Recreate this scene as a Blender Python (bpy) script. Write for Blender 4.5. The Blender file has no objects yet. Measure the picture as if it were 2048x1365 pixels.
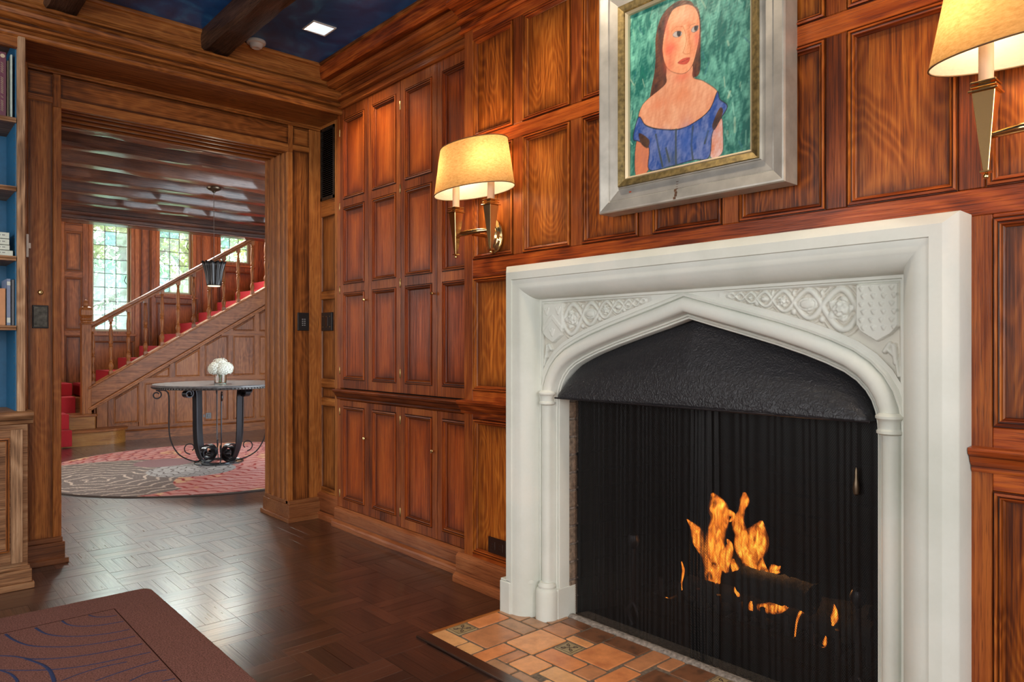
import bpy, bmesh, math, random
import numpy as np
from mathutils import Vector, Matrix
PI = math.pi
random.seed(7)
rng = np.random.RandomState(5)
SC = bpy.context.scene
COL = SC.collection

# ------------------------------------------------------------------ camera, world, lights, exposure
FPX, CXP, HYP, CAMH = 1419.75, 1024.0, 692.0, 1.1
TH = math.radians(42.014)
cam_d = bpy.data.cameras.new('camera')
cam_d.sensor_width = 36.0
cam_d.lens = FPX / 2048 * 36.0
cam_d.shift_y = (HYP - 682.5) / 2048
cam_d.clip_start = 0.02
cam_d.clip_end = 200
cam = bpy.data.objects.new('camera', cam_d)
cam.location = (0, 0, CAMH)
cam.rotation_euler = (PI / 2, 0, -TH)
COL.objects.link(cam)
SC.camera = cam

SC.view_settings.view_transform = 'Standard'
SC.view_settings.look = 'None'
SC.view_settings.gamma = 1.0
SC.view_settings.use_curve_mapping = False
SC.view_settings.exposure = 0.0

W = bpy.data.worlds.new('world')
SC.world = W
W.use_nodes = True
wn = W.node_tree.nodes
wbg = wn['Background']
wbg.inputs['Color'].default_value = (0.80, 0.92, 1.0, 1)
wbg.inputs['Strength'].default_value = 7.5

def light(name, kind, loc, energy, color, rot=(0, 0, 0), size=None, size_y=None, radius=None, spot=None):
    d = bpy.data.lights.new(name, kind)
    d.energy = energy
    d.color = color
    if kind == 'AREA':
        d.shape = 'RECTANGLE' if size_y else 'SQUARE'
        d.size = size
        if size_y: d.size_y = size_y
    if radius is not None: d.shadow_soft_size = radius
    if kind == 'SPOT':
        d.spot_size = spot
        d.spot_blend = 0.6
    o = bpy.data.objects.new(name, d)
    o.location = loc
    o.rotation_euler = rot
    COL.objects.link(o)
    return o

sun = light('sun', 'SUN', (0, -5, 12), 12.0, (1.0, 0.95, 0.85), rot=(math.radians(48), 0, math.radians(-12)))
sun.data.angle = 0.02
# daylight entering through the tall windows behind and to the left of the photographer
light('window_daylight_left', 'AREA', (-2.95, -0.2, 1.65), 92, (1.0, 0.99, 0.96), rot=(0, -PI / 2, 0), size=1.9, size_y=2.4)
light('window_daylight_left', 'AREA', (-2.95, 3.0, 1.65), 48, (1.0, 0.99, 0.96), rot=(0, -PI / 2, 0), size=1.9, size_y=1.2)
light('window_daylight_back', 'AREA', (-0.3, -2.95, 1.65), 118, (1.0, 0.99, 0.96), rot=(PI / 2, 0, 0), size=3.0, size_y=1.9)
# fill light added to brighten the hall from its unseen left side
light('hall_fill_left', 'AREA', (-1.9, 7.4, 1.8), 95, (1.0, 0.97, 0.92), rot=(0, -PI / 2, 0), size=1.8, size_y=3.2)
# daylight through the upper parts of the stair windows, which the beam over the stairs hides from here
for wx in (2.28, 3.06, 3.86):
    light('stair_window_daylight', 'AREA', (wx, 10.12, 3.02), 72, (0.97, 1.0, 0.95), rot=(-PI / 2, 0, 0), size=0.42, size_y=0.42)
# recessed ceiling lamps of the room (only the first one is inside the frame)
for lx, ly in ((1.77, 3.50), (1.55, 1.75), (1.60, 0.2), (0.2, 2.6), (0.2, 0.4)):
    light('ceiling_lamp_light', 'SPOT', (lx, ly, 2.76), 34, (1.0, 0.80, 0.58), radius=0.04, spot=math.radians(125))

# ------------------------------------------------------------------ helpers
def px_ray(px, py):
    F = (math.sin(TH), math.cos(TH)); R = (math.cos(TH), -math.sin(TH))
    a = (px - CXP) / FPX; b = (HYP - py) / FPX
    return (F[0] + R[0] * a, F[1] + R[1] * a, b)
def on_x(px, py, X):
    r = px_ray(px, py); t = X / r[0]; return Vector((X, r[1] * t, CAMH + r[2] * t))
def on_y(px, py, Y):
    r = px_ray(px, py); t = Y / r[1]; return Vector((r[0] * t, Y, CAMH + r[2] * t))
def on_z(px, py, Z):
    r = px_ray(px, py); t = (Z - CAMH) / r[2]; return Vector((r[0] * t, r[1] * t, Z))

class MB:
    def __init__(s):
        s.v = []; s.f = []; s.m = []; s.att = {}; s.dv = {}
    def add(s, vs, fs, mi=0):
        n = len(s.v); s.v.extend([tuple(p) for p in vs])
        for f in fs: s.f.append(tuple(i + n for i in f)); s.m.append(mi)
        return n
    def box(s, x0, x1, y0, y1, z0, z1, mi=0, ch=0.0):
        if x0 > x1: x0, x1 = x1, x0
        if y0 > y1: y0, y1 = y1, y0
        if z0 > z1: z0, z1 = z1, z0
        vs = [(x0, y0, z0), (x1, y0, z0), (x1, y1, z0), (x0, y1, z0), (x0, y0, z1), (x1, y0, z1), (x1, y1, z1), (x0, y1, z1)]
        s.add(vs, [(0, 3, 2, 1), (4, 5, 6, 7), (0, 1, 5, 4), (1, 2, 6, 5), (2, 3, 7, 6), (3, 0, 4, 7)], mi)
        return s
    def ext(s, prof, axis, a, b, mi=0):
        """closed 2-D profile swept straight along an axis; profile coordinates are the two other axes in order"""
        # dark stain and painted groove shade in the inner corners of the moulding: extra points close to every concave corner
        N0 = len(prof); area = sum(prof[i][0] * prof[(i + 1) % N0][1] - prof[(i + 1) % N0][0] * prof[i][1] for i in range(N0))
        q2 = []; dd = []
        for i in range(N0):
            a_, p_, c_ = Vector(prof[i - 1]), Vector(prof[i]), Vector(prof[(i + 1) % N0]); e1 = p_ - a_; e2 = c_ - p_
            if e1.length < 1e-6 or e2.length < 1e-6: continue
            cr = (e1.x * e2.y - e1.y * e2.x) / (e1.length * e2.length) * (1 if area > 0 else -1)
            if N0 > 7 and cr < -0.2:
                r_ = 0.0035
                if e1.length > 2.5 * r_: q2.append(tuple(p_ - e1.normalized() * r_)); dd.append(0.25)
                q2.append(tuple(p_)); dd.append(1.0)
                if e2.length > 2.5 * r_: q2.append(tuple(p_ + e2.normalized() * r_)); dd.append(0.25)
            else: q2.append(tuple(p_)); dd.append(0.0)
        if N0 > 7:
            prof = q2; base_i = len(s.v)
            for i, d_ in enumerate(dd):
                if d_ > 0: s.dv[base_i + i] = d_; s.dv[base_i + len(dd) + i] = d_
        n = len(prof)
        def P(q, t):
            if axis == 'x': return (t, q[0], q[1])
            if axis == 'y': return (q[0], t, q[1])
            return (q[0], q[1], t)
        vs = [P(q, a) for q in prof] + [P(q, b) for q in prof]
        fs = [(i, (i + 1) % n, n + (i + 1) % n, n + i) for i in range(n)]
        fs += [tuple(range(n - 1, -1, -1)), tuple(range(n, 2 * n))]
        s.add(vs, fs, mi); return s
    def lathe(s, prof, c, n=16, axis='z', mi=0, sx=1.0, sy=1.0):
        vs = []; fs = []
        for r, h in prof:
            for k in range(n):
                a = 2 * PI * k / n
                u, w = r * math.cos(a) * sx, r * math.sin(a) * sy
                if axis == 'z': vs.append((c[0] + u, c[1] + w, c[2] + h))
                elif axis == 'x': vs.append((c[0] + h, c[1] + u, c[2] + w))
                else: vs.append((c[0] + u, c[1] + h, c[2] + w))
        m = len(prof)
        for i in range(m - 1):
            for k in range(n):
                fs.append((i * n + k, i * n + (k + 1) % n, (i + 1) * n + (k + 1) % n, (i + 1) * n + k))
        if prof[0][0] > 1e-6: fs.append(tuple(range(n - 1, -1, -1)))
        if prof[-1][0] > 1e-6: fs.append(tuple(range((m - 1) * n, m * n)))
        s.add(vs, fs, mi); return s
    def tube(s, pts, r, n=8, mi=0, flat=None, up=None):
        """tube along points, r a number or a list; flat=(width, thickness) makes a strap"""
        pts = [Vector(p) for p in pts]; m = len(pts); vs = []; fs = []
        ref = None
        for i, p in enumerate(pts):
            t = (pts[min(i + 1, m - 1)] - pts[max(i - 1, 0)])
            if t.length < 1e-9: t = Vector((0, 0, 1))
            t.normalize()
            if up is not None:
                b = Vector(up) - t * t.dot(Vector(up)); b.normalize()
            else:
                if ref is None: ref = Vector((0, 0, 1)) if abs(t.z) < 0.9 else Vector((1, 0, 0))
                b = ref - t * t.dot(ref); b.normalize(); ref = b
            c = t.cross(b)
            if flat:
                w, h = flat
                for a, q in ((w / 2, h / 2), (-w / 2, h / 2), (-w / 2, -h / 2), (w / 2, -h / 2)):
                    vs.append(p + b * a + c * q)
            else:
                rr = r[i] if isinstance(r, (list, tuple)) else r
                for k in range(n):
                    a = 2 * PI * k / n
                    vs.append(p + (b * math.cos(a) + c * math.sin(a)) * rr)
        nn = 4 if flat else n
        for i in range(m - 1):
            for k in range(nn):
                fs.append((i * nn + k, i * nn + (k + 1) % nn, (i + 1) * nn + (k + 1) % nn, (i + 1) * nn + k))
        fs.append(tuple(range(nn - 1, -1, -1))); fs.append(tuple(range((m - 1) * nn, m * nn)))
        s.add(vs, fs, mi); return s
    def sweep(s, path, prof, P, mi=0, closed=False):
        """profile (d, h) swept along a 2-D path, d measured along the left-hand normal; P(u, v, h) -> 3-D"""
        n = len(path); offs = []
        for i in range(n):
            a = Vector(path[(i - 1) % n] if closed or i > 0 else path[i]); b = Vector(path[i]); c = Vector(path[(i + 1) % n] if closed or i < n - 1 else path[i])
            t1 = (b - a); t2 = (c - b)
            if t1.length < 1e-9: t1 = t2
            if t2.length < 1e-9: t2 = t1
            t1 = t1.normalized(); t2 = t2.normalized()
            n1 = Vector((-t1.y, t1.x)); n2 = Vector((-t2.y, t2.x))
            mm = (n1 + n2); mm.normalize()
            offs.append(mm / max(0.2, mm.dot(n1)))
        k = len(prof); vs = []
        for i in range(n):
            for d, h in prof:
                q = Vector(path[i]) + offs[i] * d
                vs.append(P(q.x, q.y, h))
        fs = []
        for i in range(n if closed else n - 1):
            j = (i + 1) % n
            for a in range(k - 1):
                fs.append((i * k + a, j * k + a, j * k + a + 1, i * k + a + 1))
        s.add(vs, fs, mi); return s
    def build(s, name, mat, parent=None, smooth=False, bevel=0.0, fix=True, seg=1):
        me = bpy.data.meshes.new(name)
        if s.dv and 'dirt' not in s.att: s.att['dirt'] = ('FLOAT', [s.dv.get(i, 0.0) for i in range(len(s.v))])
        org = Vector((0, 0, 0))
        p = parent
        while p is not None:
            org += p.location; p = p.parent
        vs = [(a - org.x, b - org.y, c - org.z) for a, b, c in s.v]
        me.from_pydata(vs, [], s.f)
        mats = mat if isinstance(mat, (list, tuple)) else [mat]
        for m_ in mats: me.materials.append(m_)
        if len(mats) > 1: me.polygons.foreach_set('material_index', s.m)
        for an, (kind, data) in s.att.items():
            if kind == 'FLOAT':
                at = me.attributes.new(an, 'FLOAT', 'POINT'); at.data.foreach_set('value', data)
            else:
                at = me.attributes.new(an, 'FLOAT_COLOR', 'POINT'); at.data.foreach_set('color', data)
        if smooth: me.polygons.foreach_set('use_smooth', [True] * len(me.polygons))
        if fix:
            bm = bmesh.new(); bm.from_mesh(me); bmesh.ops.recalc_face_normals(bm, faces=bm.faces); bm.to_mesh(me); bm.free()
        me.update()
        if smooth and smooth != 'all':
            try: me.set_sharp_from_angle(angle=math.radians(38))
            except Exception: pass
        o = bpy.data.objects.new(name, me); COL.objects.link(o)
        if parent is not None: o.parent = parent
        if bevel > 0:
            md = o.modifiers.new('bevel', 'BEVEL'); md.width = bevel; md.segments = seg; md.limit_method = 'ANGLE'; md.angle_limit = math.radians(40)
            md.harden_normals = False
        return o

def tag(o, label=None, cat=None, group=None, kind=None):
    if label: o['label'] = label
    if cat: o['category'] = cat
    if group: o['group'] = group
    if kind: o['kind'] = kind
    return o
def thing(name, loc, label, cat, group=None):
    o = bpy.data.objects.new(name, None); o.empty_display_size = 0.05
    o.location = loc; COL.objects.link(o)
    return tag(o, label, cat, group)
def struct(o): o['kind'] = 'structure'; return o

# ------------------------------------------------------------------ materials
def new_mat(name):
    m = bpy.data.materials.new(name); m.use_nodes = True
    return m, m.node_tree, m.node_tree.nodes['Principled BSDF']
def nd(nt, t, **kw):
    n = nt.nodes.new(t)
    for k, v in kw.items(): setattr(n, k, v)
    return n
def c4(c): return (c[0], c[1], c[2], 1)
def srgb(r, g, b):
    f = lambda c: (c / 255 / 12.92) if c / 255 <= 0.04045 else ((c / 255 + 0.055) / 1.055) ** 2.4
    return (f(r), f(g), f(b))
def mathn(nt, op, a, b=None, c=None):
    n = nd(nt, 'ShaderNodeMath', operation=op)
    for i, v in enumerate((a, b, c)):
        if v is None: continue
        if isinstance(v, (int, float)): n.inputs[i].default_value = v
        else: nt.links.new(v, n.inputs[i])
    return n.outputs[0]
def ramp(nt, fac, stops):
    r = nd(nt, 'ShaderNodeValToRGB')
    while len(r.color_ramp.elements) < len(stops): r.color_ramp.elements.new(0.5)
    for e, (p, c) in zip(r.color_ramp.elements, stops): e.position = p; e.color = c4(c)
    nt.links.new(fac, r.inputs[0]); return r.outputs[0]
def mix(nt, fac, a, b, mode='MIX'):
    n = nd(nt, 'ShaderNodeMix', data_type='RGBA', blend_type=mode)
    for i, v in ((0, fac), (6, a), (7, b)):
        if isinstance(v, (int, float)): n.inputs[i].default_value = v
        elif isinstance(v, tuple): n.inputs[i].default_value = c4(v)
        else: nt.links.new(v, n.inputs[i])
    return n.outputs[2]

def wood(name, axis, dark, mid, lite, rough=0.38, ring=5.0, rw=0.10, spec=0.24, bump=0.25, coat=0.25, tintvar=0.10, scale=1.0, dirt=(0.16, 0.11, 0.10)):
    m, nt, bs = new_mat(name)
    L = nt.links.new
    tc = nd(nt, 'ShaderNodeTexCoord'); oi = nd(nt, 'ShaderNodeObjectInfo')
    at = nd(nt, 'ShaderNodeAttribute', attribute_name='tint')
    r1 = mathn(nt, 'ADD', oi.outputs['Random'], at.outputs['Fac'])
    cmb = nd(nt, 'ShaderNodeCombineXYZ')
    L(mathn(nt, 'MULTIPLY', r1, 13.7), cmb.inputs[0]); L(mathn(nt, 'MULTIPLY', r1, 7.3), cmb.inputs[1]); L(mathn(nt, 'MULTIPLY', r1, 19.1), cmb.inputs[2])
    va = nd(nt, 'ShaderNodeVectorMath', operation='ADD'); L(tc.outputs['Object'], va.inputs[0]); L(cmb.outputs[0], va.inputs[1])
    def mp(sa, sc):
        n = nd(nt, 'ShaderNodeMapping'); s = [sc * scale] * 3; s['xyz'.index(axis)] = sa * scale
        n.inputs['Scale'].default_value = s; L(va.outputs[0], n.inputs['Vector']); return n.outputs[0]
    def noise(vec, sc, det=4, rgh=0.55, dist=0.0):
        n = nd(nt, 'ShaderNodeTexNoise'); n.inputs['Scale'].default_value = sc; n.inputs['Detail'].default_value = det
        n.inputs['Roughness'].default_value = rgh; n.inputs['Distortion'].default_value = dist; L(vec, n.inputs['Vector']); return n.outputs['Fac']
    broad = noise(mp(1.6, 5.0), 1.0, 2, 0.45, 0.2)
    midf = noise(mp(2.5, 70.0), 1.0, 3, 0.6, 0.2)
    rings = mathn(nt, 'SINE', mathn(nt, 'MULTIPLY', broad, ring * 2 * PI))
    rings = mathn(nt, 'MULTIPLY_ADD', rings, 0.5, 0.5)
    rings = mathn(nt, 'POWER', rings, 1.6)
    fine = noise(mp(4.0, 190.0), 1.0, 3, 0.6)
    pores = noise(mp(14.0, 420.0), 1.0, 2, 0.6)
    cloud = noise(mp(1.2, 4.0), 1.0, 3, 0.6)
    f = mathn(nt, 'ADD', mathn(nt, 'MULTIPLY_ADD', rings, rw, 0.08 - rw * 0.5), mathn(nt, 'ADD', mathn(nt, 'MULTIPLY', fine, 0.42), mathn(nt, 'MULTIPLY', midf, 0.22)))
    f = mathn(nt, 'ADD', f, mathn(nt, 'MULTIPLY', cloud, 0.20))
    f = mathn(nt, 'ADD', f, mathn(nt, 'MULTIPLY', mathn(nt, 'SUBTRACT', r1, 0.5), tintvar))
    colr = ramp(nt, f, [(0.36, dark), (0.48, mid), (0.64, lite)])
    pm = nd(nt, 'ShaderNodeMapRange'); L(pores, pm.inputs[0]); pm.inputs[1].default_value = 0.30; pm.inputs[2].default_value = 0.46
    colr = mix(nt, mathn(nt, 'MULTIPLY', mathn(nt, 'SUBTRACT', 1.0, pm.outputs[0]), 0.55), colr, tuple(c * 0.35 for c in dark))
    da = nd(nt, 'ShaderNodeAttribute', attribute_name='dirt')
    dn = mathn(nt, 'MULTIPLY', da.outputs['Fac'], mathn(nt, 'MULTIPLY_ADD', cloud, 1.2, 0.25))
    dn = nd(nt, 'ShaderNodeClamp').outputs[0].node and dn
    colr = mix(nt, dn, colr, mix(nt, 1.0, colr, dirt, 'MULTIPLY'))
    L(colr, bs.inputs['Base Color'])
    rr = nd(nt, 'ShaderNodeMapRange'); L(fine, rr.inputs[0]); rr.inputs[1].default_value = 0.3; rr.inputs[2].default_value = 0.7
    rr.inputs[3].default_value = rough + 0.1; rr.inputs[4].default_value = rough - 0.05; L(rr.outputs[0], bs.inputs['Roughness'])
    bs.inputs['Coat Weight'].default_value = coat * 0.4 if coat < 0.5 else coat; bs.inputs['Coat Roughness'].default_value = 0.20
    bs.inputs['Specular IOR Level'].default_value = spec
    bp = nd(nt, 'ShaderNodeBump'); bp.inputs['Strength'].default_value = bump; bp.inputs['Distance'].default_value = 0.0012
    h = mathn(nt, 'ADD', mathn(nt, 'MULTIPLY', fine, 0.5), pm.outputs[0]); L(h, bp.inputs['Height']); L(bp.outputs[0], bs.inputs['Normal'])
    return m

# orange mahogany-stained oak of the fireplace wall, browner oak of the opening and hall
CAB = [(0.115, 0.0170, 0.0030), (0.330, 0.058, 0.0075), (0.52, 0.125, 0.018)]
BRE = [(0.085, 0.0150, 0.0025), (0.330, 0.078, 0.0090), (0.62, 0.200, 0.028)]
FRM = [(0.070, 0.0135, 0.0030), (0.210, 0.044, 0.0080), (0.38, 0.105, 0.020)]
OAK = [(0.095, 0.0260, 0.0055), (0.300, 0.095, 0.0200), (0.50, 0.195, 0.050)]
HAL = [(0.090, 0.0230, 0.0060), (0.250, 0.073, 0.0165), (0.42, 0.145, 0.038)]
GRY = [(0.120, 0.062, 0.034), (0.36, 0.205, 0.110), (0.58, 0.38, 0.230)]
BEA = [(0.022, 0.0105, 0.0070), (0.060, 0.028, 0.017), (0.110, 0.055, 0.033)]
FLO = [(0.014, 0.0050, 0.0032), (0.036, 0.0125, 0.0072), (0.072, 0.025, 0.0135)]
STP = [(0.20, 0.070, 0.014), (0.33, 0.130, 0.028), (0.42, 0.190, 0.050)]
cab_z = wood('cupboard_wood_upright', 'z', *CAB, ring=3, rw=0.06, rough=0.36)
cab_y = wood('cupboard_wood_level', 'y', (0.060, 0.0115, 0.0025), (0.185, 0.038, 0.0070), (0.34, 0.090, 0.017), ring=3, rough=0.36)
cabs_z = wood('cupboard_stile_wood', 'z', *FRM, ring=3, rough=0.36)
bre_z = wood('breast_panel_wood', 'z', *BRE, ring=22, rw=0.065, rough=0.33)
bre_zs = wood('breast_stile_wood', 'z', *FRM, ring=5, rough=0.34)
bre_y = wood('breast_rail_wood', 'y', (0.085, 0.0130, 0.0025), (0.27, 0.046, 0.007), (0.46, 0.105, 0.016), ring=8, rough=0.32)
oak_z = wood('oak_upright', 'z', *OAK, ring=18, rw=0.045, rough=0.36)
oak_x = wood('oak_level_x', 'x', *OAK, ring=18, rw=0.05, rough=0.34)
oak_y = wood('oak_level_y', 'y', *OAK, ring=6, rough=0.34)
hal_z = wood('hall_oak_upright', 'z', *HAL, ring=14, rw=0.04, rough=0.4)
hal_x = wood('hall_oak_level', 'x', *HAL, ring=14, rw=0.04, rough=0.4)
grey_z = wood('worn_oak_upright', 'z', *GRY, ring=9, rough=0.5, coat=0.05)
grey_x = wood('worn_oak_level', 'x', (0.10, 0.045, 0.020), (0.27, 0.130, 0.060), (0.42, 0.24, 0.125), ring=9, rough=0.45, coat=0.1)
beam_x = wood('hewn_beam_wood_x', 'x', (0.040, 0.0110, 0.0055), (0.110, 0.034, 0.015), (0.20, 0.070, 0.034), ring=3, rough=0.33, bump=0.5, spec=0.4, coat=0.6)
beam_y = wood('hewn_beam_wood_y', 'y', *BEA, ring=3, rough=0.42, bump=0.8)
floor_x = wood('parquet_wood_x', 'x', *FLO, ring=2, rough=0.32, coat=1.0, spec=0.6, tintvar=0.20, bump=0.03)
floor_y = wood('parquet_wood_y', 'y', *FLO, ring=2, rough=0.32, coat=1.0, spec=0.6, tintvar=0.20, bump=0.03)
step_x = wood('honey_oak_step', 'x', *STP, ring=4, rough=0.35)
base_y = wood('baseboard_wood_y', 'y', (0.13, 0.034, 0.011), (0.26, 0.078, 0.026), (0.36, 0.13, 0.05), ring=3, rough=0.34)
base_x = wood('baseboard_wood_x', 'x', (0.10, 0.034, 0.012), (0.21, 0.075, 0.027), (0.32, 0.13, 0.05), ring=3, rough=0.34)

def plain(name, col, rough=0.5, metal=0.0, bump=None, var=0.0, coat=0.0, spec=None, trans=0.0, nscale=40):
    m, nt, bs = new_mat(name)
    bs.inputs['Base Color'].default_value = c4(col); bs.inputs['Roughness'].default_value = rough; bs.inputs['Metallic'].default_value = metal
    bs.inputs['Coat Weight'].default_value = coat
    if spec is not None: bs.inputs['Specular IOR Level'].default_value = spec
    tc = nd(nt, 'ShaderNodeTexCoord'); n = nd(nt, 'ShaderNodeTexNoise'); n.inputs['Scale'].default_value = nscale; n.inputs['Detail'].default_value = 5
    nt.links.new(tc.outputs['Object'], n.inputs['Vector'])
    if var > 0:
        c = ramp(nt, n.outputs['Fac'], [(0.3, tuple(x * (1 - var) for x in col)), (0.7, tuple(min(1, x * (1 + var)) for x in col))])
        nt.links.new(c, bs.inputs['Base Color'])
    if bump:
        b = nd(nt, 'ShaderNodeBump'); b.inputs['Strength'].default_value = bump[0]; b.inputs['Distance'].default_value = bump[1]
        nt.links.new(n.outputs['Fac'], b.inputs['Height']); nt.links.new(b.outputs[0], bs.inputs['Normal'])
    return m
def stone_mat():
    m, nt, bs = new_mat('cast_limestone'); L = nt.links.new
    tc = nd(nt, 'ShaderNodeTexCoord')
    n1 = nd(nt, 'ShaderNodeTexNoise'); n1.inputs['Scale'].default_value = 3.0; n1.inputs['Detail'].default_value = 6; L(tc.outputs['Object'], n1.inputs['Vector'])
    n2 = nd(nt, 'ShaderNodeTexNoise'); n2.inputs['Scale'].default_value = 90; n2.inputs['Detail'].default_value = 4; L(tc.outputs['Object'], n2.inputs['Vector'])
    c = ramp(nt, n1.outputs['Fac'], [(0.35, (0.58, 0.615, 0.56)), (0.55, (0.68, 0.71, 0.66)), (0.7, (0.74, 0.735, 0.67))])
    c = mix(nt, mathn(nt, 'MULTIPLY', n2.outputs['Fac'], 0.12), c, (0.45, 0.42, 0.34))
    # browner colour in the hollows of the carving
    ga = nd(nt, 'ShaderNodeAttribute', attribute_name='hollow_tone'); c = mix(nt, mathn(nt, 'MULTIPLY', ga.outputs['Fac'], 0.5), c, (0.42, 0.33, 0.22))
    L(c, bs.inputs['Base Color']); bs.inputs['Roughness'].default_value = 0.62
    b = nd(nt, 'ShaderNodeBump'); b.inputs['Strength'].default_value = 0.25; b.inputs['Distance'].default_value = 0.001; L(n2.outputs['Fac'], b.inputs['Height']); L(b.outputs[0], bs.inputs['Normal'])
    return m
stone = stone_mat()
brass = plain('polished_brass', (0.72, 0.50, 0.22), 0.16, 1.0)
brass_dull = plain('aged_brass', (0.42, 0.28, 0.12), 0.4, 1.0)
black_iron = plain('wrought_iron', (0.030, 0.028, 0.032), 0.32, 0.6, bump=(0.3, 0.001))
black_plate = plain('black_device_plate', (0.022, 0.022, 0.024), 0.3, 0.3)
bronze_plate = plain('dark_bronze_plate', (0.05, 0.047, 0.04), 0.35, 0.8, var=0.5, nscale=60)
white_plastic = plain('white_plastic', (0.72, 0.71, 0.66), 0.45)
brown_plastic = plain('brown_bakelite', (0.030, 0.012, 0.008), 0.25)
candle_mat = plain('cream_candle_sleeve', (0.55, 0.38, 0.26), 0.6)
dark_void = plain('dark_interior', (0.008, 0.007, 0.006), 0.9)
grout = plain('hearth_grout', (0.150, 0.115, 0.085), 0.9, var=0.4, bump=(0.6, 0.002), nscale=90)
mortar = plain('grey_mortar', (0.22, 0.19, 0.165), 0.9, var=0.5, bump=(0.9, 0.004), nscale=70)
silver_leaf = plain('silver_leaf_frame', (0.50, 0.48, 0.43), 0.36, 0.55, var=0.18, nscale=14)
gold_leaf = plain('gold_band_frame', (0.22, 0.16, 0.06), 0.4, 0.6, var=0.5, nscale=60)
liner_mat = plain('cream_frame_liner', (0.70, 0.58, 0.38), 0.4, 0.3)
leaf_blue = plain('bookcase_blue_paint', (0.012, 0.115, 0.24), 0.5, var=0.1)
carpet_red = plain('red_stair_carpet', (0.40, 0.012, 0.018), 0.95, var=0.2, bump=(0.8, 0.003), nscale=300)
soot_brick_mat = None
glass_mat, gnt, gbs = new_mat('clear_glass')
gbs.inputs['Base Color'].default_value = (0.95, 1, 0.98, 1); gbs.inputs['Roughness'].default_value = 0.02; gbs.inputs['Transmission Weight'].default_value = 1.0; gbs.inputs['IOR'].default_value = 1.45

def emis(name, col, strength):
    m, nt, bs = new_mat(name)
    bs.inputs['Base Color'].default_value = c4((0, 0, 0)); bs.inputs['Emission Color'].default_value = c4(col); bs.inputs['Emission Strength'].default_value = strength
    return m

def navy():
    m, nt, bs = new_mat('navy_plaster'); L = nt.links.new
    tc = nd(nt, 'ShaderNodeTexCoord')
    n1 = nd(nt, 'ShaderNodeTexNoise'); n1.inputs['Scale'].default_value = 5; n1.inputs['Detail'].default_value = 7; n1.inputs['Distortion'].default_value = 1.2; L(tc.outputs['Object'], n1.inputs['Vector'])
    c = ramp(nt, n1.outputs['Fac'], [(0.35, (0.004, 0.060, 0.210)), (0.55, (0.008, 0.105, 0.330)), (0.75, (0.035, 0.26, 0.55))])
    L(c, bs.inputs['Base Color']); bs.inputs['Roughness'].default_value = 0.28
    return m
navy_m = navy()
hall_plaster = plain('hall_plaster', (0.10, 0.06, 0.045), 0.8)

# ------------------------------------------------------------------ panel builder
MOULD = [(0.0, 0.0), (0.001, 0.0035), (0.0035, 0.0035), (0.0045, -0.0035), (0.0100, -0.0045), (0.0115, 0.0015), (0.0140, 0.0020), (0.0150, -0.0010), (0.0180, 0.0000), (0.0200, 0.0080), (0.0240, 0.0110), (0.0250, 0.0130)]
MDIRT_SHADE = [0.2, 1.0, 1.0, 0.0, 0.1, 1.0, 1.0, 0.0, 0.1, 0.5, 0.6, 1.0]  # moulding stain per ring, with groove shade put into the colour
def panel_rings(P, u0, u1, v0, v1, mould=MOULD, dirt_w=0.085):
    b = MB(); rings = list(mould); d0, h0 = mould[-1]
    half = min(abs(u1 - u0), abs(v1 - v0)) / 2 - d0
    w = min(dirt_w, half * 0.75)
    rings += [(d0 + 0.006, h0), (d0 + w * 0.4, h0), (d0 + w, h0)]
    md = MDIRT_SHADE if len(mould) == len(MDIRT_SHADE) else [0.2] * (len(mould) - 1) + [1.0]
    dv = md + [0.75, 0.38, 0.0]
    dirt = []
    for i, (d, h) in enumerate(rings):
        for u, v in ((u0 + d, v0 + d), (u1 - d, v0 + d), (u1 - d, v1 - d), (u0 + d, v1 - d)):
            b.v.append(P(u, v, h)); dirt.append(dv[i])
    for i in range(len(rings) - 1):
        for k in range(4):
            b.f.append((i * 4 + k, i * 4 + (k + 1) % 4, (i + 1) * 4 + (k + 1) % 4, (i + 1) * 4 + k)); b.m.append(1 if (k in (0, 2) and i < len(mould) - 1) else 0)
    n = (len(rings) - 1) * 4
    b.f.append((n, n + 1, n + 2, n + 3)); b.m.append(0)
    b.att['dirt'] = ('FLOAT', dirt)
    return b
def PX(xf):  # wall facing -x, depth goes +x
    return lambda u, v, h: (xf + h, u, v)
def PY(yf):  # wall facing -y, depth goes +y
    return lambda u, v, h: (u, yf + h, v)

# ================================================================== STRUCTURE
XC = 2.12      # face of cupboards
XB = 2.05      # face of chimney breast panelling
YO = 4.24      # face of the opening wall
CE = 2.795     # ceiling

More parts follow.
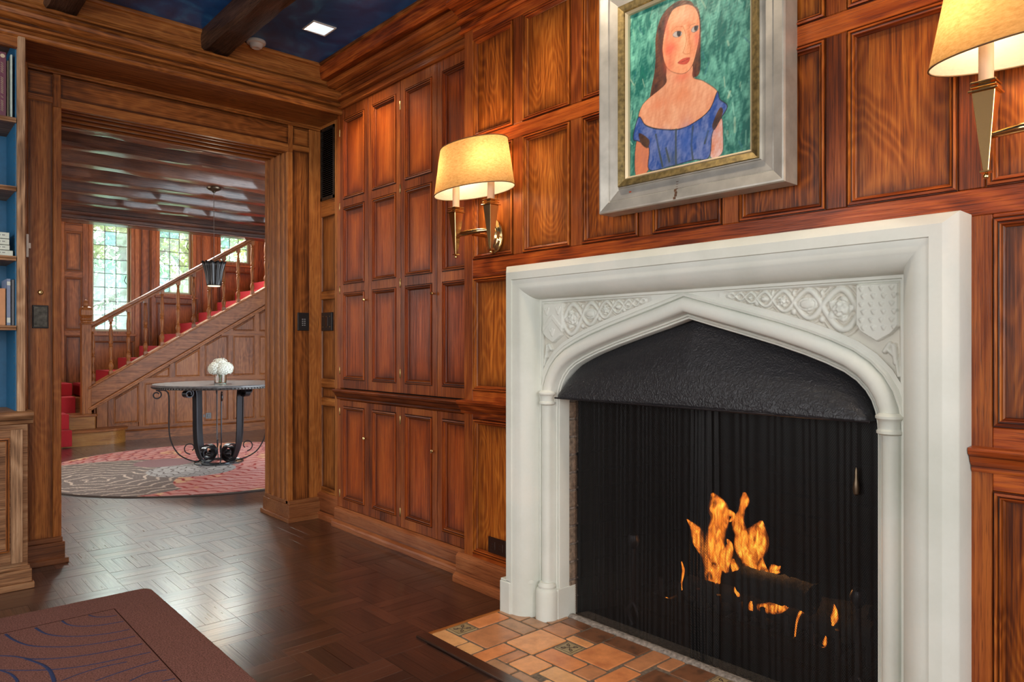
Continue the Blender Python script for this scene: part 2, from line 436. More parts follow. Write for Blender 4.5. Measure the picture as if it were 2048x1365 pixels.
# floor with parquet
b = MB(); b.box(-3.1, 2.9, -3.1, 4.24, -0.12, -0.005); b.box(-2.1, 5.7, 4.24, 10.5, -0.12, -0.005)
floor = struct(b.build('floor', dark_void))
BS = 0.2425; X0, Y0 = 1.58, 2.64
strips = []
for i in range(-20, 17):
    for j in range(-24, 33):
        bx, by = X0 + i * BS, Y0 + j * BS
        room = bx > -3.0 - BS and by > -3.0 and by < YO + 0.4 and bx < 2.10
        hall = by > YO and by < 9.3 and bx < 5.4 and bx > -2.0
        if not (room or hall): continue
        # only the part that can be seen or reflected around the view
        if by < 0.6 or bx < -0.9: continue
        for s_ in range(4):
            if (i + j) % 2 == 0: x0, x1, y0, y1, ax = bx + s_ * BS / 4, bx + (s_ + 1) * BS / 4, by, by + BS, 'y'
            else: x0, x1, y0, y1, ax = bx, bx + BS, by + s_ * BS / 4, by + (s_ + 1) * BS / 4, 'x'
            cxx, cyy = (x0 + x1) / 2, (y0 + y1) / 2
            if x0 > 2.105 and cyy < YO + 0.1: continue
            if cxx > 1.97 and cyy < YO + 0.35 and cyy > YO: continue
            if 1.525 < x1 and cyy < 2.24 and cxx > 1.50:
                continue
            if x1 < 0.90 and y1 < 3.44: continue            # under the foreground rug
            strips.append((cxx, cyy, x0, x1, y0, y1, ax))
def strip_mesh(name, ax, mb=None, c=(0, 0), jit=0.0):
    g = 0.0003; ch = 0.0006
    hx, hy = (BS / 8 - g, BS / 2 - g) if ax == 'y' else (BS / 2 - g, BS / 8 - g)
    b = mb or MB(); cx_, cy_ = c; zt = jit
    lo = [(-hx, -hy), (hx, -hy), (hx, hy), (-hx, hy)]; hi = [(-hx + ch, -hy + ch), (hx - ch, -hy + ch), (hx - ch, hy - ch), (-hx + ch, hy - ch)]
    vs = [(cx_ + p[0], cy_ + p[1], -0.005) for p in lo] + [(cx_ + p[0], cy_ + p[1], zt - ch * 0.6) for p in lo] + [(cx_ + p[0], cy_ + p[1], zt) for p in hi]
    fs = []
    for r in (0, 4):
        for k in range(4): fs.append((r + k, r + (k + 1) % 4, r + 4 + (k + 1) % 4, r + 4 + k))
    fs.append((8, 9, 10, 11))
    b.add(vs, fs); return b
depth = lambda s: s[0] * math.sin(TH) + s[1] * math.cos(TH)
def infr(s):
    d = depth(s); u = (s[0] * math.cos(TH) - s[1] * math.sin(TH)) / d * FPX + CXP; v = HYP + CAMH / d * FPX
    return -30 < u < 1500 and v < 1400
vis = sorted([s for s in strips if infr(s)], key=depth)
near = vis[:300]; nearset = set(id(s) for s in near)
proto = {}
for ax in 'xy':
    o = strip_mesh('parquet_strip', ax).build('parquet_strip', floor_x if ax == 'x' else floor_y, floor, fix=False)
    proto[ax] = [o, False]
for s_ in near:
    o, used = proto[s_[6]]
    if used: o = o.copy(); COL.objects.link(o)
    proto[s_[6]][1] = True
    o.location = (s_[0], s_[1], random.uniform(-0.0004, 0.0004))
    o.rotation_euler = (random.uniform(-0.0022, 0.0022), random.uniform(-0.0022, 0.0022), 0)
for ax in 'xy':
    b = MB(); tint = []
    for s_ in strips:
        if id(s_) in nearset or s_[6] != ax: continue
        strip_mesh('', ax, b, (s_[0], s_[1])); tint += [random.uniform(-0.45, 0.45)] * 12
    b.att['tint'] = ('FLOAT', tint)
    o = b.build('parquet_strips', floor_x if ax == 'x' else floor_y, floor, fix=False); o['kind'] = 'stuff'

# ceiling and beams
b = MB(); b.box(-3.1, 2.2, -3.1, 4.3, CE, CE + 0.12)
ceiling = struct(b.build('ceiling', navy_m))
def hewn(name, axis, a0, a1, c0, c1, z0, z1, mat, parent, amp=0.006, n=40, seed=0):
    """a rough hewn timber: rounded section, wavy faces"""
    r = np.random.RandomState(seed); K = 12; vs = []; fs = []
    ph = r.rand(K, 3) * 6.28
    sec = []
    w, h = (c1 - c0), (z1 - z0); e = min(w, h) * 0.12
    base = [(c0, z1), (c0, z0 + h * 0.5), (c0 + e * 0.2, z0 + e), (c0 + e, z0), (c0 + w * 0.35, z0), (c0 + w * 0.65, z0), (c1 - e, z0), (c1 - e * 0.2, z0 + e), (c1, z0 + h * 0.5), (c1, z1)]
    K = len(base)
    for i in range(n + 1):
        t = a0 + (a1 - a0) * i / n
        for k, (c, z) in enumerate(base):
            d = amp * (math.sin(t * 5.1 + ph[k, 0]) * 0.5 + math.sin(t * 13.0 + ph[k, 1]) * 0.3 + r.uniform(-0.35, 0.35))
            e2 = amp * (math.sin(t * 4.2 + ph[k, 2]) * 0.5 + r.uniform(-0.3, 0.3))
            zz = z if z == z1 else z + d; cc = c if z == z1 else c + e2
            vs.append((t, cc, zz) if axis == 'x' else (cc, t, zz))
    for i in range(n):
        for k in range(K - 1): fs.append((i * K + k, (i + 1) * K + k, (i + 1) * K + k + 1, i * K + k + 1))
    b = MB(); b.add(vs, fs); b.f.append(tuple(range(K))); b.m.append(0); b.f.append(tuple(n * K + k for k in range(K - 1, -1, -1))); b.m.append(0)
    return b.build(name, mat, parent, smooth=True)
for k, xa in enumerate((1.31, 0.595, -0.12, -0.83, -1.55, -2.26)):
    hewn('beam', 'y', -3.0, 3.95, xa, xa + 0.145, 2.685, CE + 0.01, beam_y, ceiling, 0.008, 90, 10 + k)
# perimeter beam above the fireplace wall and board above the opening
hewn('perimeter_beam', 'y', -3.0, 3.95, 1.995, 2.30, 2.70, CE + 0.01, bre_y, ceiling, 0.004, 90, 33)
b = MB(); b.ext([(3.94, 2.695), (3.94, 2.772), (3.930, 2.776), (3.926, 2.786), (3.930, CE + 0.002), (4.3, CE + 0.002), (4.3, 2.695)], 'x', -3.0, 2.02)
b.build('perimeter_board', oak_x, ceiling)
b = MB(); b.ext([(1.985, CE + 0.001), (1.985, CE - 0.012), (2.01, CE - 0.02), (2.01, CE + 0.001)], 'y', -3.0, 3.94)
b.build('edge_bead', oak_y, ceiling)

# wall behind the fireplace panelling (with the fireplace opening left free)
b = MB()
b.box(2.16, 2.9, 1.99, 4.60, 0, 3.0); b.box(2.16, 2.9, -3.1, 0.77, 0, 3.0); b.box(2.16, 2.9, 0.77, 1.99, 1.22, 3.0)
wall_right = struct(b.build('wall_right', dark_void))
# opening wall
b = MB()
b.box(-3.1, 0.70, 4.26, 4.58, 0, 3.0); b.box(1.945, 2.20, 4.26, 4.58, 0, 3.0); b.box(0.70, 1.945, 4.26, 4.58, 2.34, 3.0)
wall_far = struct(b.build('wall_far', oak_z))
b = MB(); b.box(-3.2, -3.0, -3.1, 0.0, 0, 3.0); b.box(-3.2, -3.0, 2.75, 4.6, 0, 3.0); b.box(-3.2, -3.0, 0.0, 2.75, 0, 0.65); b.box(-3.2, -3.0, 0, 2.75, 2.62, 3.0)
b.box(-3.35, -3.2, 0.0, 2.75, 0.6, 2.7)
struct(b.build('wall_left', oak_z))
b = MB(); b.box(-3.2, 2.9, -3.2, -3.0, 0, 3.0); struct(b.build('wall_back', oak_z))

# ------------------------------------------------------------------ fireplace wall panelling
def stile_x(parent, xf, y0, y1, z0, z1, mat, name='stile', bev=0.0025):
    b = MB(); b.box(xf, xf + 0.03, y0, y1, z0, z1); return b.build(name, mat, parent, bevel=bev)
def stile_y(parent, yf, x0, x1, z0, z1, mat, name='stile', bev=0.0025):
    b = MB(); b.box(x0, x1, yf, yf + 0.03, z0, z1); return b.build(name, mat, parent, bevel=bev)

# chimney breast: core block that carries the panelling
b = MB(); b.box(XB + 0.02, 2.17, 2.215, 2.582, 0, 2.72); b.box(XB + 0.02, 2.17, -3.0, 0.545, 0, 2.72); b.box(XB + 0.02, 2.17, 0.545, 2.215, 1.42, 2.72)
b.build('breast_core', bre_zs, wall_right)
cols = [2.547 - 0.3375 * k for k in range(0, 12)]
PW = 0.278
rows_hi = [(2.052, 2.508), (1.493, 1.992)]
for y0 in cols:
    for z0, z1 in rows_hi:
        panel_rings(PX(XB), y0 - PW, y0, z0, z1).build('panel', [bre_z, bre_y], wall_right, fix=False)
ys = [2.61] + [c - PW for c in cols]
for k, y1 in enumerate(ys):
    y0 = cols[k] if k < len(cols) else -3
    if k == 0: stile_x(wall_right, XB, y0, y1, 0.0, 2.56, bre_zs)
    else:
        stile_x(wall_right, XB, y0, y1, 1.493, 1.992, bre_zs); stile_x(wall_right, XB, y0, y1, 2.052, 2.508, bre_zs)
for z0, z1 in ((2.508, 2.56), (1.992, 2.052), (1.425, 1.493)):
    stile_x(wall_right, XB, -3.0, cols[0], z0, z1, bre_y, 'rail', 0.002)
# beside the mantel, far side
panel_rings(PX(XB), 2.215 - 0.03, 2.547, 0.893, 1.412).build('panel', [bre_z, bre_y], wall_right, fix=False)
panel_rings(PX(XB), 2.215 - 0.03, 2.547, 0.148, 0.765).build('panel', [bre_z, bre_y], wall_right, fix=False)
stile_x(wall_right, XB, 2.19, 2.547, 1.412, 1.426, bre_y, 'rail'); stile_x(wall_right, XB, 2.19, 2.547, 0.842, 0.893, bre_y, 'rail'); stile_x(wall_right, XB, 2.19, 2.547, 0.765, 0.79, bre_y, 'rail'); stile_x(wall_right, XB, 2.19, 2.547, 0.10, 0.148, bre_y, 'rail')
# beside the mantel, near side
stile_x(wall_right, XB, 0.507, 0.556, 0.0, 1.426, bre_zs)
for k in range(4):
    ya = 0.507 - 0.345 * k
    panel_rings(PX(XB), ya - 0.29, ya, 0.899, 1.415).build('panel', [bre_z, bre_y], wall_right, fix=False)
    panel_rings(PX(XB), ya - 0.29, ya, 0.148, 0.742).build('panel', [bre_z, bre_y], wall_right, fix=False)
    stile_x(wall_right, XB, ya - 0.345, ya - 0.29, 0.10, 1.426, bre_zs)
stile_x(wall_right, XB, -3.0, 0.507, 1.415, 1.426, bre_y, 'rail'); stile_x(wall_right, XB, -3.0, 0.507, 0.842, 0.899, bre_y, 'rail'); stile_x(wall_right, XB, -3.0, 0.507, 0.742, 0.79, bre_y, 'rail'); stile_x(wall_right, XB, -3, 0.507, 0.1, 0.148, bre_y, 'rail')

def crown_prof(xf, zb):   # (x, z) profile of the crown on a wall face at xf, bottom at zb, rising to the beam underside
    t = 2.702
    q = [(0.02, 0), (-0.006, 0), (-0.015, 0.005), (-0.015, 0.013), (-0.003, 0.019), (-0.003, 0.046), (-0.026, 0.050), (-0.029, 0.063), (-0.010, 0.069), (-0.012, 0.084), (-0.024, 0.098), (-0.046, 0.105), (-0.046, 0.111), (-0.060, 0.114), (-0.082, 0.122), (-0.092, 0.136), (-0.086, 0.150), (-0.056, 0.156), (-0.056, 0.165)]
    s = (t - zb) / 0.167
    return [(xf + a, zb + h * s) for a, h in q] + [(xf + 0.02, t)]
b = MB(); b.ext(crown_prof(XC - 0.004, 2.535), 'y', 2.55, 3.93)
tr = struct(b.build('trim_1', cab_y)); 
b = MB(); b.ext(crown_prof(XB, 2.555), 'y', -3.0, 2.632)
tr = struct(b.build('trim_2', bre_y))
def chair_prof(xf):
    q = [(0.01, 0.786), (-0.006, 0.786), (-0.010, 0.792), (-0.010, 0.800), (-0.020, 0.812), (-0.026, 0.826), (-0.036, 0.832), (-0.040, 0.842), (-0.038, 0.848), (0.01, 0.850)]
    return [(xf + a, z) for a, z in q]
b = MB(); b.ext(chair_prof(XB), 'y', 2.205, 2.622); b.ext([(XB + .0, .786), (XC, .786), (XC, .85), (XB, .85)], 'y', 2.60, 2.622)
struct(b.build('trim_3', bre_y))
b = MB(); b.ext(chair_prof(XB), 'y', -3.0, 0.55); struct(b.build('trim_4', bre_y))
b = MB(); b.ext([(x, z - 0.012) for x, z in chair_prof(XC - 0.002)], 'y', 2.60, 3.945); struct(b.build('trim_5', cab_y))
def base_prof(xf, h=0.132):
    q = [(0.02, 0), (-0.040, 0), (-0.040, 0.022), (-0.036, 0.032), (-0.026, 0.040), (-0.020, 0.046), (-0.020, h - 0.016), (-0.014, h - 0.008), (-0.004, h), (0.02, h)]
    return [(xf + a, z) for a, z in q]
b = MB(); b.ext(base_prof(XC - 0.0, 0.118), 'y', 2.60, 3.96); struct(b.build('baseboard_cupboards', base_y, bevel=0.001))
b = MB(); b.ext(base_prof(XB), 'y', 2.20, 2.648); struct(b.build('baseboard_breast', base_y, bevel=0.001))
b = MB(); b.ext(base_prof(XB), 'y', -3.0, 0.55); struct(b.build('baseboard_near', base_y))
b = MB(); b.ext(base_prof(2.15, 0.16), 'y', 3.95, 4.26); struct(b.build('baseboard_strip', base_y))

# strip of panelling between cupboards and opening (under the soffit)
b = MB(); b.box(2.165, 2.19, 3.93, 4.27, 0, 2.6); b.build('strip_backing', oak_z, wall_right)
XS = 2.15
for z0, z1 in ((0.19, 0.72), (0.765, 0.835), (0.885, 1.40), (1.445, 1.93)):
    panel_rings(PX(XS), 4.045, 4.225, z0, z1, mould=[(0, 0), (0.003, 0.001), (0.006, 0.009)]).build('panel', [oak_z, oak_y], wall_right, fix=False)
for z0, z1 in ((0.10, 0.19), (0.72, 0.765), (0.835, 0.885), (1.40, 1.445), (1.93, 2.03), (2.49, 2.53)):
    stile_x(wall_right, XS, 4.045, 4.225, z0, z1, oak_y, 'rail', 0.001)
stile_x(wall_right, XS, 4.225, 4.27, 0.1, 2.53, oak_z); stile_x(wall_right, XS, 3.93, 4.045, 0.1, 2.53, oak_z)

# vent grille
vent = thing('vent_grille', (2.15, 4.13, 2.05), 'dark louvred vent grille high in the corner beside the opening', 'vent')
b = MB()
b.box(2.144, 2.156, 4.045, 4.06, 2.03, 2.49); b.box(2.144, 2.156, 4.21, 4.225, 2.03, 2.49); b.box(2.144, 2.156, 4.045, 4.225, 2.03, 2.047); b.box(2.144, 2.156, 4.045, 4.225, 2.473, 2.49)
b.build('frame', bronze_plate, vent); b = MB(); b.box(2.16, 2.164, 4.05, 4.22, 2.04, 2.48); b.build('backing', dark_void, vent)
b = MB(); b.box(2.147, 2.158, 4.06, 4.21, -0.0012, 0.0012); b.v = [(x + (0.004 if False else 0), y, z + 2.05 + 0.6 * (x - 2.147)) for x, y, z in b.v]
sl = b.build('slat', black_plate, vent)
for k in range(1, 34):
    c = sl.copy(); COL.objects.link(c); c.location.z = 0.0127 * k

# ------------------------------------------------------------------ cupboards
def cup(z0, z1, ya, yb, rows, label, knob_z, hinge_zs):
    """ya > yb; two leaves meeting in the middle, hinged at the outer edges"""
    t = thing('built_in_cupboard', (XC, (ya + yb) / 2, z0), label, 'cupboard', None)
    b = MB(); b.box(XC + 0.024, 2.158, yb + 0.002, ya - 0.002, z0, z1); b.build('carcass', dark_void, t)
    ym = (ya + yb) / 2
    for side, (d0, d1) in enumerate(((ym, ya), (yb, ym))):
        g = 0.0018
        a0, a1 = d0 + g, d1 - g
        # leaf frame as one door mesh
        b = MB(); sw = 0.040
        b.box(XC, XC + 0.022, a0, a0 + sw, z0 + g, z1 - g); b.box(XC, XC + 0.022, a1 - sw, a1, z0 + g, z1 - g)
        zc = [z0 + g] + [v for r_ in rows for v in r_] + [z1 - g]
        for i in range(0, len(zc), 2): b.box(XC + 0.0004, XC + 0.022, a0 + sw, a1 - sw, zc[i], zc[i + 1])
        d = b.build('door', cabs_z, t, bevel=0.0015)
        for r0, r1 in rows:
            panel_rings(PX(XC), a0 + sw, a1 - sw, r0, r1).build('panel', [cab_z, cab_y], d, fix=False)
        hy = a1 if side == 0 else a0
        for hz in hinge_zs:
            b = MB(); b.lathe([(0.002, -0.024), (0.0036, -0.022), (0.0036, 0.022), (0.002, 0.024)], (XC - 0.001, hy, hz), 8)
            b.build('hinge', brass_dull, d, smooth=True)
        if side == 0 and knob_z:
            b = MB(); ky = a0 + 0.018
            b.lathe([(0.004, 0.0), (0.004, -0.010), (0.008, -0.013), (0.010, -0.018), (0.008, -0.023), (0.0, -0.025)], (XC, ky, knob_z), 12, 'x')
            b.build('knob', brass, d, smooth=True)
    return t
E0, E1, E2 = 3.925, 3.255, 2.585
up_rows = [(0.895, 1.420), (1.470, 1.938), (1.985, 2.475)]
lo_rows = [(0.170, 0.735)]
cup(0.842, 2.535, E0, E1, up_rows, 'tall upper wall cupboard nearest the hall opening, two panelled leaves', 1.365, (0.95, 1.44, 1.95, 2.40))
cup(0.842, 2.535, E1, E2, up_rows, 'tall upper wall cupboard beside the chimney breast and the lit sconce', 1.365, (0.95, 1.44, 1.95, 2.40))
cup(0.118, 0.772, E0, E1, lo_rows, 'low cupboard under the rail nearest the hall opening', 0.565, (0.20, 0.70))
cup(0.118, 0.772, E1, E2, lo_rows, 'low cupboard under the rail beside the outlet panel', 0.565, (0.20, 0.70))
b = MB(); b.box(XC + 0.002, XC + 0.03, 3.925, 3.96, 0.1, 2.54); b.build('stile', cabs_z, wall_right, bevel=0.002)

# ------------------------------------------------------------------ opening wall: lintel, piers, soffit, cornice
# cornice box
b = MB()
b.ext([(4.27, 2.512), (3.915, 2.512), (3.905, 2.502), (3.898, 2.504), (3.892, 2.512), (3.890, 2.522), (3.896, 2.534), (3.920, 2.540), (3.922, 2.552), (3.904, 2.556), (3.898, 2.566), (3.910, 2.574), (3.910, 2.580), (3.892, 2.588), (3.880, 2.602), (3.874, 2.620), (3.880, 2.636), (3.896, 2.644), (3.918, 2.648), (3.918, 2.658), (3.906, 2.662), (3.906, 2.672), (3.935, 2.678), (3.940, 2.700), (4.27, 2.700)], 'x', -3.0, 2.20)
struct(b.build('trim_6', oak_x))
# lintel face
b = MB(); b.box(0.575, 2.17, YO, YO + 0.03, 2.484, 2.515); b.ext([(YO - 0.010, 2.484), (YO - 0.010, 2.492), (YO - 0.004, 2.500), (YO, 2.500), (YO, 2.484)], 'x', 0.575, 2.17)
b.build('rail', oak_x, wall_far)
flat_m = [(0, 0), (0.0015, 0.003), (0.003, 0.003)]
for x0, x1 in ((0.575, 0.681), (0.715, 1.935), (1.965, 2.075)):
    panel_rings(PY(YO), x0, x1, 2.366, 2.478, mould=flat_m, dirt_w=0.02).build('panel', oak_x, wall_far, fix=False)
for x0, x1 in ((0.681, 0.715), (1.935, 1.965)): stile_y(wall_far, YO, x0, x1, 2.318, 2.484, oak_z, 'stile', 0.001)
stile_y(wall_far, YO, 0.715, 1.935, 2.318, 2.366, oak_x, 'rail', 0.002)
stile_y(wall_far, YO, 0.575, 0.681, 2.335, 2.366, oak_x, 'rail', 0.001); stile_y(wall_far, YO, 1.965, 2.075, 2.335, 2.366, oak_x, 'rail', 0.001)
stile_y(wall_far, YO, 0.50, 0.575, 0.0, 2.515, oak_z); stile_y(wall_far, YO, 0.681, 0.718, 0.0, 2.318, oak_z)
stile_y(wall_far, YO, 1.930, 1.965, 0.0, 2.318, oak_z); stile_y(wall_far, YO, 2.075, 2.17, 0.0, 2.484, oak_z)
panel_rings(PY(YO), 0.575, 0.681, 0.115, 2.335, mould=flat_m).build('panel', [oak_z, oak_x], wall_far, fix=False)
panel_rings(PY(YO), 1.965, 2.075, 0.115, 2.335, mould=flat_m).build('panel', [oak_z, oak_x], wall_far, fix=False)
# moulded reveals of the opening
def reveal(xa, sgn):
    q = [(xa, YO + 0.03)]
    yy = YO + 0.045
    pts = [(0, 0.0), (0, .012), (-.010, .018), (-.010, .055), (0, .062), (0.0, .080), (-.012, .088), (-.012, .130), (0.0, .138), (0, .158), (-.010, .166), (-.010, .215), (0, .222), (0, .246), (-.014, .256), (-.014, .300), (0, .31), (0, .345)]
    prof = [(xa + sgn * (-a), YO + y + 0.006) for a, y in pts] + [(xa + sgn * 0.03, YO + 0.351), (xa + sgn * 0.03, YO + 0.006)]
    return prof
b = MB(); b.ext(reveal(1.932, 1), 'z', 0.0, 2.33); b.build('jamb_moulding', oak_z, wall_far, bevel=0.0015)
b = MB(); b.ext(reveal(0.718, -1), 'z', 0.0, 2.33); b.build('jamb_moulding', oak_z, wall_far, bevel=0.0015)
pts = [(YO + y + 0.006, 2.320 + (0 - a)) for a, y in [(0, 0.0), (0, .012), (-.012, .018), (-.012, .055), (0, .062), (0.0, .080), (-.012, .088), (-.012, .130), (0.0, .138), (0, .158), (-.012, .166), (-.012, .215), (0, .222), (0, .246), (-.014, .256), (-.014, .300), (0, .31), (0, .345)]]
b = MB(); b.ext(pts + [(YO + 0.351, 2.36), (YO + 0.006, 2.36)], 'x', 0.70, 1.95); b.build('soffit_moulding', oak_x, wall_far, bevel=0.0015)
# pier bases
def pier_base(x0, x1, xin):
    b = MB()
    b.box(x0, x1, YO - 0.035, YO + 0.36, 0, 0.105); b.box(x0 + (0.008 if x0 > 1.5 else 0), x1 - (0.008 if x1 < 1 else 0), YO - 0.022, YO + 0.352, 0.105, 0.128)
    b.box(x0 - (0.014 if x0 > 1.5 else 0), x1 + (0.014 if x1 < 1 else 0), YO - 0.055, YO + 0.37, 0, 0.026)
    return b
struct(pier_base(0.52, 0.728, 0).build('baseboard_left', base_x, bevel=0.002, seg=2))
struct(pier_base(1.922, 2.16, 0).build('baseboard_right', base_x, bevel=0.002, seg=2))

# ================================================================== FIREPLACE
sur = thing('fireplace_surround', (2.0, 1.381, 0.0), 'carved pale limestone fireplace surround with pointed Tudor arch', 'fireplace')
YL, YR, ZT, YM = 2.21, 0.552, 1.429, 1.381
PW_ = lambda u, v, h: (h, u, v)
outer = [(YR, 0.0), (YR, ZT), (YL, ZT), (YL, 0.0)]     # walking this way the inside is on the ... side
cove = []
for k in range(9):
    a = k / 8 * PI / 2
    cove.append((0.064 + 0.076 * math.sin(a), 1.936 + 0.074 * (1 - math.cos(a))))
prof_out = [(0, 2.06), (0, 1.962), (0.003, 1.957), (0.027, 1.934), (0.030, 1.931), (0.060, 1.931), (0.062, 1.936)] + cove + [(0.141, 2.014), (0.150, 2.014), (0.152, 2.021), (0.156, 2.022)]
b = MB(); b.sweep(outer, [(-d, x) for d, x in prof_out], PW_)
b.build('outer_frame', stone, sur, smooth=True)
half = [(0.605, 0.0), (0.605, 0.85), (0.603, 0.885), (0.598, 0.918), (0.588, 0.948), (0.572, 0.975), (0.548, 1.001), (0.515, 1.024), (0.463, 1.048), (0.40, 1.072), (0.311, 1.101), (0.20, 1.133), (0.10, 1.161), (0.0, 1.190)]
arch = [(YM - h, z) for h, z in half] + [(YM + h, z) for h, z in half[::-1][1:]]
roll = []
for k in range(9):
    a = PI * k / 8
    roll.append((0.046 - 0.024 * math.cos(a), 2.024 - 0.022 * math.sin(a) ** 0.8))
prof_in = [(0, 2.102), (0, 2.052), (0.002, 2.047), (0.006, 2.046), (0.008, 2.050), (0.010, 2.042), (0.014, 2.040), (0.016, 2.044), (0.019, 2.034)] + roll + [(0.071, 2.026), (0.074, 2.016), (0.081, 2.013), (0.085, 2.017), (0.088, 2.0215), (0.101, 2.0210)]
b = MB(); b.sweep(arch, [(d, x) for d, x in prof_in], PW_)
test_n = (Vector(arch[1]) - Vector(arch[0])).normalized()
b.build('arch_moulding', stone, sur, smooth=True)
# spandrel plane between arch and frame
def offset_path(path, d):
    m = MB(); m.sweep(path, [(d, 0)], lambda u, v, h: (u, v, h)); return [(p[0], p[1]) for p in m.v]
ao = offset_path(arch, 0.094)
a_out = offset_path(arch, 0.088)
top_in = ZT - 0.150
def arch_z(h, d):   # z of the arch offset at half distance h
    p = sorted([(abs(u - YM), z) for u, z in offset_path(arch, d) if u <= YM + 1e-6])
    return np.interp(h, [q[0] for q in p], [q[1] for q in p])
b = MB(); hs = np.linspace(-0.682, 0.682, 121)
for h in hs:
    za = min(float(arch_z(abs(h), 0.086)), top_in + 0.001); xf_ = 2.0225 if abs(h) < 0.137 else 2.056; b.v += [(xf_, YM + h, za - 0.004), (xf_, YM + h, top_in + 0.003)]
for i in range(120): b.f.append((2 * i, 2 * i + 2, 2 * i + 3, 2 * i + 1)); b.m.append(0)
b.build('spandrel_field', stone, sur, fix=False)
def seg_d(U, V, pts):
    D = np.full(U.shape, 9.0)
    for (ax, ay), (bx, by) in zip(pts[:-1], pts[1:]):
        dx, dy = bx - ax, by - ay; L2 = dx * dx + dy * dy + 1e-12
        t = np.clip(((U - ax) * dx + (V - ay) * dy) / L2, 0, 1)
        D = np.minimum(D, np.hypot(U - ax - t * dx, V - ay - t * dy))
    return D
